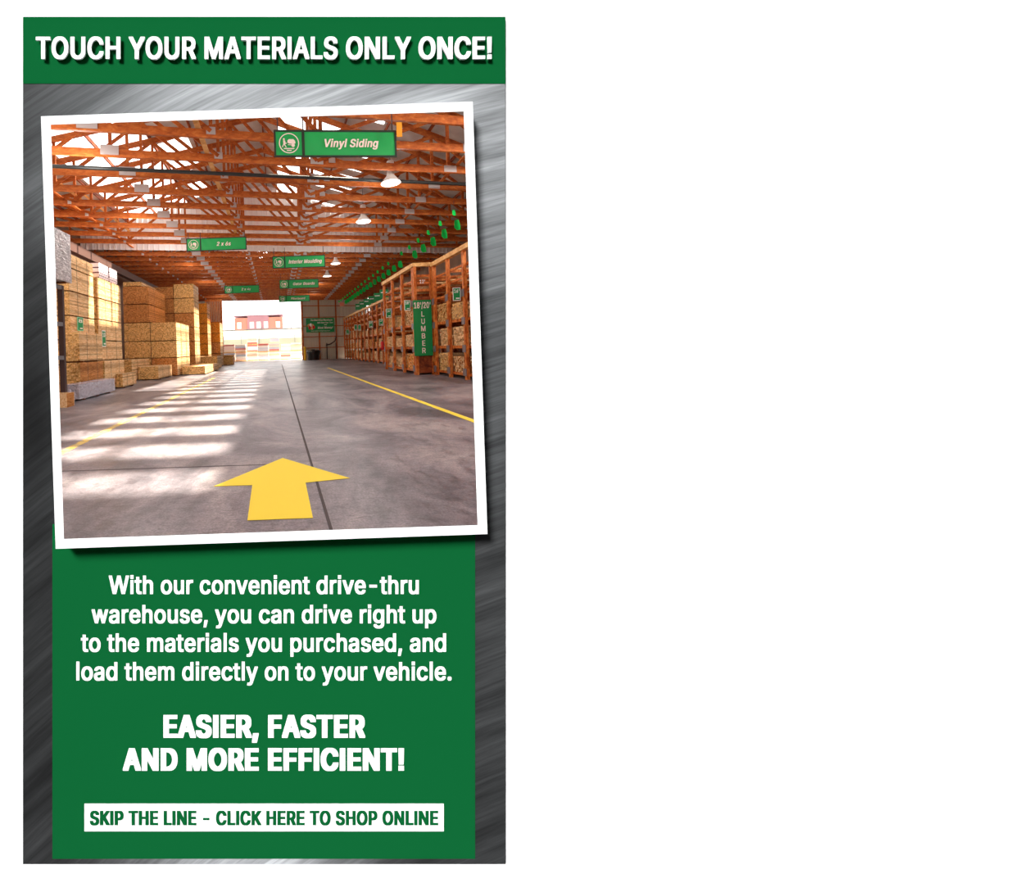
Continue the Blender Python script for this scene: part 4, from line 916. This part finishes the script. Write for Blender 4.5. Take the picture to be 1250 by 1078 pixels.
# fence, bank, building
r = thing('yard_fence', 'grey-green fence behind the pallets outside the doorway', 'fence', (-20,92,0))
obj('fence_panel', MB().box(0,40,0,.06,1.2,4.2), M('fence_grey', srgb(150,156,146), .8), r)
for i in range(11): obj('fence_post', MB().box(i*4-.06,i*4+.06,-.1,0,0,4.9), m_greysteel, r)
mb = MB(); mb.box(-40,50,110,114,0,7.0)
tag(obj('retaining_wall', mb, M('pale_bank', srgb(236,232,224), .8)), 'pale high retaining wall across the back of the yard', 'wall')
mb = MB(); mb.box(-40,24,109.9,110,7.0,7.35)
for i in range(17): mb.box(-40+i*4-.08,-40+i*4+.08,109.9,110,6.98,7.8)
tag(obj('guard_rail', mb, m_greysteel), 'dark guard rail along the top of the pale retaining wall', 'rail')
mred, mpur = M('brick_red', srgb(196,120,112), .8), M('brick_mauve', srgb(150,112,130), .8)
Yb = 150
A = W(286,388.5,Yb); B = W(345,388.5,Yb); bx0, bx1 = A.x, B.x; bz = A.z
r = thing('brick_building', 'red and mauve brick building on the skyline beyond the yard', 'building', (bx0, Yb, 0))
w = bx1-bx0
obj('wall_block', MB().box(0,w*.27,0,10,0,bz), mred, r); obj('wall_block', MB().box(w*.27,w*.71,-.3,10,0,bz+.6), mpur, r); obj('wall_block', MB().box(w*.71,w,0,10,0,bz), mred, r)
for fx in (.1,.36,.5,.65,.9):
    wn = obj('window', MB().box(w*fx-.75,w*fx+.75,-.36,-.28 if .27 < fx < .71 else .02,9.7,12.0), m_white, r)
obj('roof_cap', MB().box(-.3,w+.3,-.2,10.2,bz+.6,bz+.9), mpur, r)

# ------------------------------------------------------------------ white display wall and the poster with its picture opening
PY = 1.2; K = PY / F
def Wl(px, py, Y):   # poster-frame local coordinates at distance Y; origin = bottom middle of the poster
    return Vector(((px-322)*K + (px-VX)*(Y-PY)/F, Y-PY, (1055-py)*K + (VY-py)*(Y-PY)/F))
OUT = [(50,142),(577,124),(595,652),(68,670)]; INN = [(62,152),(566,136),(583,641),(78,658)]
MID = [((a[0]+b[0])/2, (a[1]+b[1])/2) for a, b in zip(OUT, INN)]

m_wallw = M('wall_paint_white', (.93,.93,.93,1), .9, 0, .1)
mb = MB()
fo = [(-13,PY+.006,13),(14,PY+.006,13),(14,PY+.006,0),(-13,PY+.006,0)]
cx0 = sum(p[0] for p in OUT)/4; cy0 = sum(p[1] for p in OUT)/4
hole = [W(cx0+(p[0]-cx0)*1.05, cy0+(p[1]-cy0)*1.05, PY+.006) for p in OUT]
off = Vector((0,.03,0))
mb.ring(fo, hole, [Vector(p)+off for p in fo], [p+off+Vector((p.x-hole[0].x-.6,0,p.z-hole[2].z-.6))*.0 for p in hole])
struct('wall_front', mb, m_wallw, 'plain white wall carrying the tall green poster', 'wall')

# printed brushed steel
m_brush = M('brushed_steel_print', (.3,.3,.3,1), .8, 0, .1); t = NT(m_brush)
tc = t.n('ShaderNodeTexCoord'); sep = t.n('ShaderNodeSeparateXYZ'); t.l(tc.outputs['Object'], sep.inputs[0])
X_, Z_ = sep.outputs['X'], sep.outputs['Z']
# streak direction fans a little: about 40 degrees at the left, 25 at the right
ang = t.math('ADD', t.math('MULTIPLY', X_, -.16), .60)
co_, si_ = t.math('COSINE', ang), t.math('SINE', ang)
al = t.math('ADD', t.math('MULTIPLY', X_, co_), t.math('MULTIPLY', Z_, si_))
ac = t.math('SUBTRACT', t.math('MULTIPLY', Z_, co_), t.math('MULTIPLY', X_, si_))
def streak(sa, sc_, detail):
    cmb = t.n('ShaderNodeCombineXYZ')
    t.l(t.math('MULTIPLY', al, sa), cmb.inputs[0]); t.l(t.math('MULTIPLY', ac, sc_), cmb.inputs[1])
    return t.noise(cmb.outputs[0], 1.0, detail, .65)
s1 = streak(1.2, 14, 5); s2 = streak(3.5, 90, 4)
def blob(px, py, rx, ry, amp):
    bx, bz = (px-322)*K, (1055-py)*K
    dx = t.math('DIVIDE', t.math('SUBTRACT', X_, bx), rx*K); dz = t.math('DIVIDE', t.math('SUBTRACT', Z_, bz), ry*K)
    d2 = t.math('ADD', t.math('MULTIPLY', dx, dx), t.math('MULTIPLY', dz, dz))
    return t.math('MULTIPLY', t.math('POWER', 2.718, t.math('MULTIPLY', d2, -1.0)), amp)
base = .045
lum = base
for args in ((370,105,225,80,.62),(615,190,130,120,.42),(605,350,60,110,.16),(300,1058,110,45,.8),(250,115,90,60,.12),(600,540,40,110,.07),(610,780,90,260,.035),(45,240,40,50,.09),(38,500,40,90,-.03)):
    lum = t.math('ADD', lum, blob(*args))
lum = t.math('MULTIPLY', lum, t.math('ADD', t.math('MULTIPLY', s1, 2.6), -.3))
lum = t.math('MULTIPLY', lum, t.math('ADD', t.math('MULTIPLY', s2, 1.5), .25))
lum = t.math('MULTIPLY', lum, .46)
tint = t.n('ShaderNodeCombineColor'); 
t.l(t.math('MULTIPLY', lum, .96), tint.inputs[0]); t.l(t.math('MULTIPLY', lum, 1.0), tint.inputs[1]); t.l(t.math('MULTIPLY', lum, 1.03), tint.inputs[2])
t.color(tint.outputs[0])

m_pgreen = M('poster_green', srgb(12,87,44), .9, 0, 0)
m_pwhite = M('poster_white', (.93,.93,.93,1), .85, 0, .1)
origin = W(322, 1055, PY)
pr = bpy.data.objects.new('promotional_poster', None); COL.objects.link(pr)
pr.location = origin; pr.rotation_euler = (0, ROLL, 0)
tag(pr, 'tall green and brushed-steel poster with tilted white-bordered picture opening on white wall', 'poster')
Yp = PY
o4 = [Wl(28,20.5,Yp), Wl(617,20.5,Yp), Wl(617,1055,Yp), Wl(28,1055,Yp)]; i4 = [Wl(*p, Yp) for p in MID]
bk = Vector((0,.006,0))
obj('steel_backing', MB().ring(o4, i4, [p+bk for p in o4], [p+bk for p in i4]), m_brush, pr)
hb = obj('header_band', MB().prism([Wl(*p, Yp-.001) for p in ((28,20.5),(617,20.5),(617,102),(28,102))], (0,.001,0)), m_pgreen, pr)
gp = obj('text_panel', MB().prism([Wl(*p, Yp-.001) for p in ((64,640),(73.5,640),(75,663),(580,647.5),(580,1048.5),(64,1048.5))], (0,.001,0)), m_pgreen, pr)
bt = obj('button_strip', MB().prism([Wl(*p, Yp-.002) for p in ((103,981.5),(541.8,981.5),(541.8,1015),(103,1015))], (0,.001,0)), m_pwhite, pr)
Yf = PY - .044
obj('picture_border', MB().ring([Wl(*p, Yf) for p in OUT], [Wl(*p, Yf) for p in INN], [Wl(*p, Yp) for p in OUT] if False else [Wl(*p, Yf)+Vector((0,PY-Yf,0)) for p in OUT], [Wl(*p, Yp-.0005) for p in MID]), m_pwhite, pr)

def ptext(body, x0, x1, top, basel, bold, mat, parent, lift=.0015, depth=.001, name='lettering', track=.4, by=.022):
    me = glyph_mesh(name, body, (basel-top)*K, (x1-x0)*K, bold, mat, depth, 0, track, by)
    o = link(name, me, parent); c = Wl((x0+x1)/2, basel, Yp-lift); o.location = c
    return o
ptext('TOUCH YOUR MATERIALS ONLY ONCE!', 46, 598, 45, 71.7, .042, m_pwhite, hb, .010, .004)
ptext('With our convenient drive-thru', 133, 511, 702.8, 725.3, .034, m_pwhite, gp)
ptext('warehouse, you can drive right up', 112, 532.4, 738.6, 761, .034, m_pwhite, gp)
ptext('to the materials you purchased, and', 99, 544.3, 773.4, 795.8, .034, m_pwhite, gp)
ptext('load them directly on to your vehicle.', 93.4, 551, 808.4, 830.8, .034, m_pwhite, gp)
ptext('EASIER, FASTER', 199.6, 445.8, 873, 900.8, .074, m_pwhite, gp, by=.036)
ptext('AND MORE EFFICIENT!', 150, 493, 913.6, 941, .074, m_pwhite, gp, by=.036)
ptext('SKIP THE LINE - CLICK HERE TO SHOP ONLINE', 110, 534.5, 990.3, 1007.6, .068, m_pgreen, bt, .003)

# ------------------------------------------------------------------ light
wd = bpy.data.worlds.new('sky'); sc.world = wd; wd.use_nodes = True
nt = wd.node_tree; bg = nt.nodes['Background']
tc = nt.nodes.new('ShaderNodeTexCoord'); sp = nt.nodes.new('ShaderNodeSeparateXYZ'); mr = nt.nodes.new('ShaderNodeMapRange')
nt.links.new(tc.outputs['Generated'], sp.inputs[0]); nt.links.new(sp.outputs['Y'], mr.inputs['Value'])
mr.inputs['From Min'].default_value = -.15; mr.inputs['From Max'].default_value = .55
mr.inputs['To Min'].default_value = .10; mr.inputs['To Max'].default_value = 3.6
bg.inputs['Color'].default_value = (1,.985,.97,1); nt.links.new(mr.outputs['Result'], bg.inputs['Strength'])

def light(name, typ, loc, energy, col=(1,1,1), **kw):
    l = bpy.data.lights.new(name, typ); l.energy = energy; l.color = col
    for k, v in kw.items(): setattr(l, k, v)
    o = bpy.data.objects.new(name, l); COL.objects.link(o); o.location = loc
    return o
def aim(o, d): o.rotation_euler = Vector(d).to_track_quat('-Z','Y').to_euler()
s = light('sun', 'SUN', (10,20,30), 28.0, (1,.89,.68), angle=.03); aim(s, (-.52,-.10,-1))
tgt = Vector((.35,PY,1.5)); d = Vector((.87,1.0,-1.13)).normalized()
fl_ = light('added_poster_spot', 'SPOT', tgt - d*40, 235000, (1,1,1), shadow_soft_size=6.5, spot_size=math.radians(17), spot_blend=.3); aim(fl_, d)  # added spot without a body; lights the poster and throws its border's shadow
for (x, y, dz) in LP + [(4.9,27.4,-.3),(4.9,45,-.3),(4.9,53,-.3),(-6.9,26.8,-.3),(-6.9,41,-.3),(-6.9,52,-.3)]:
    light('lamp_or_fill_light', 'POINT', (x, y, 8.05), 180 if y < 26 else 110, (1,.97,.92), shadow_soft_size=.4)  # bulbs of the built lamps, plus added fill lights without fixtures
for (x, y, e) in ((-5,4.5,450),(5,4.5,450),(-9.5,10,1300),(11,10,2100)):
    light('lamp_or_fill_light', 'POINT', (x, y, 8.2), e, (1,.96,.9), shadow_soft_size=.5)  # added fill lights out of view, no lamps hang here; brighten stacks and racks

# ------------------------------------------------------------------ camera
cd = bpy.data.cameras.new('camera'); cam = bpy.data.objects.new('camera', cd); COL.objects.link(cam)
cd.sensor_fit = 'HORIZONTAL'; cd.sensor_width = 36; cd.lens = F/1250*36
cd.shift_x = (625-VX)/1250; cd.shift_y = (VY-539)/1250
cd.clip_start = .05; cd.clip_end = 500
cam.matrix_world = Matrix(((CA,0*1,0,0),(0,0,-1,0),(-SA,0,0,EYE),(0,0,0,1)))
R = Matrix(((CA, SA, 0), (0, 0, -1), (-SA, CA, 0)))    # columns: right, up, back
cam.matrix_world = Matrix.Translation((0,0,EYE)) @ R.to_4x4()
sc.camera = cam
sc.view_settings.view_transform = 'Standard'; sc.view_settings.look = 'None'; sc.view_settings.gamma = 1
sc.view_settings.exposure = 0; sc.view_settings.use_curve_mapping = False
sc.cycles.use_denoising = True
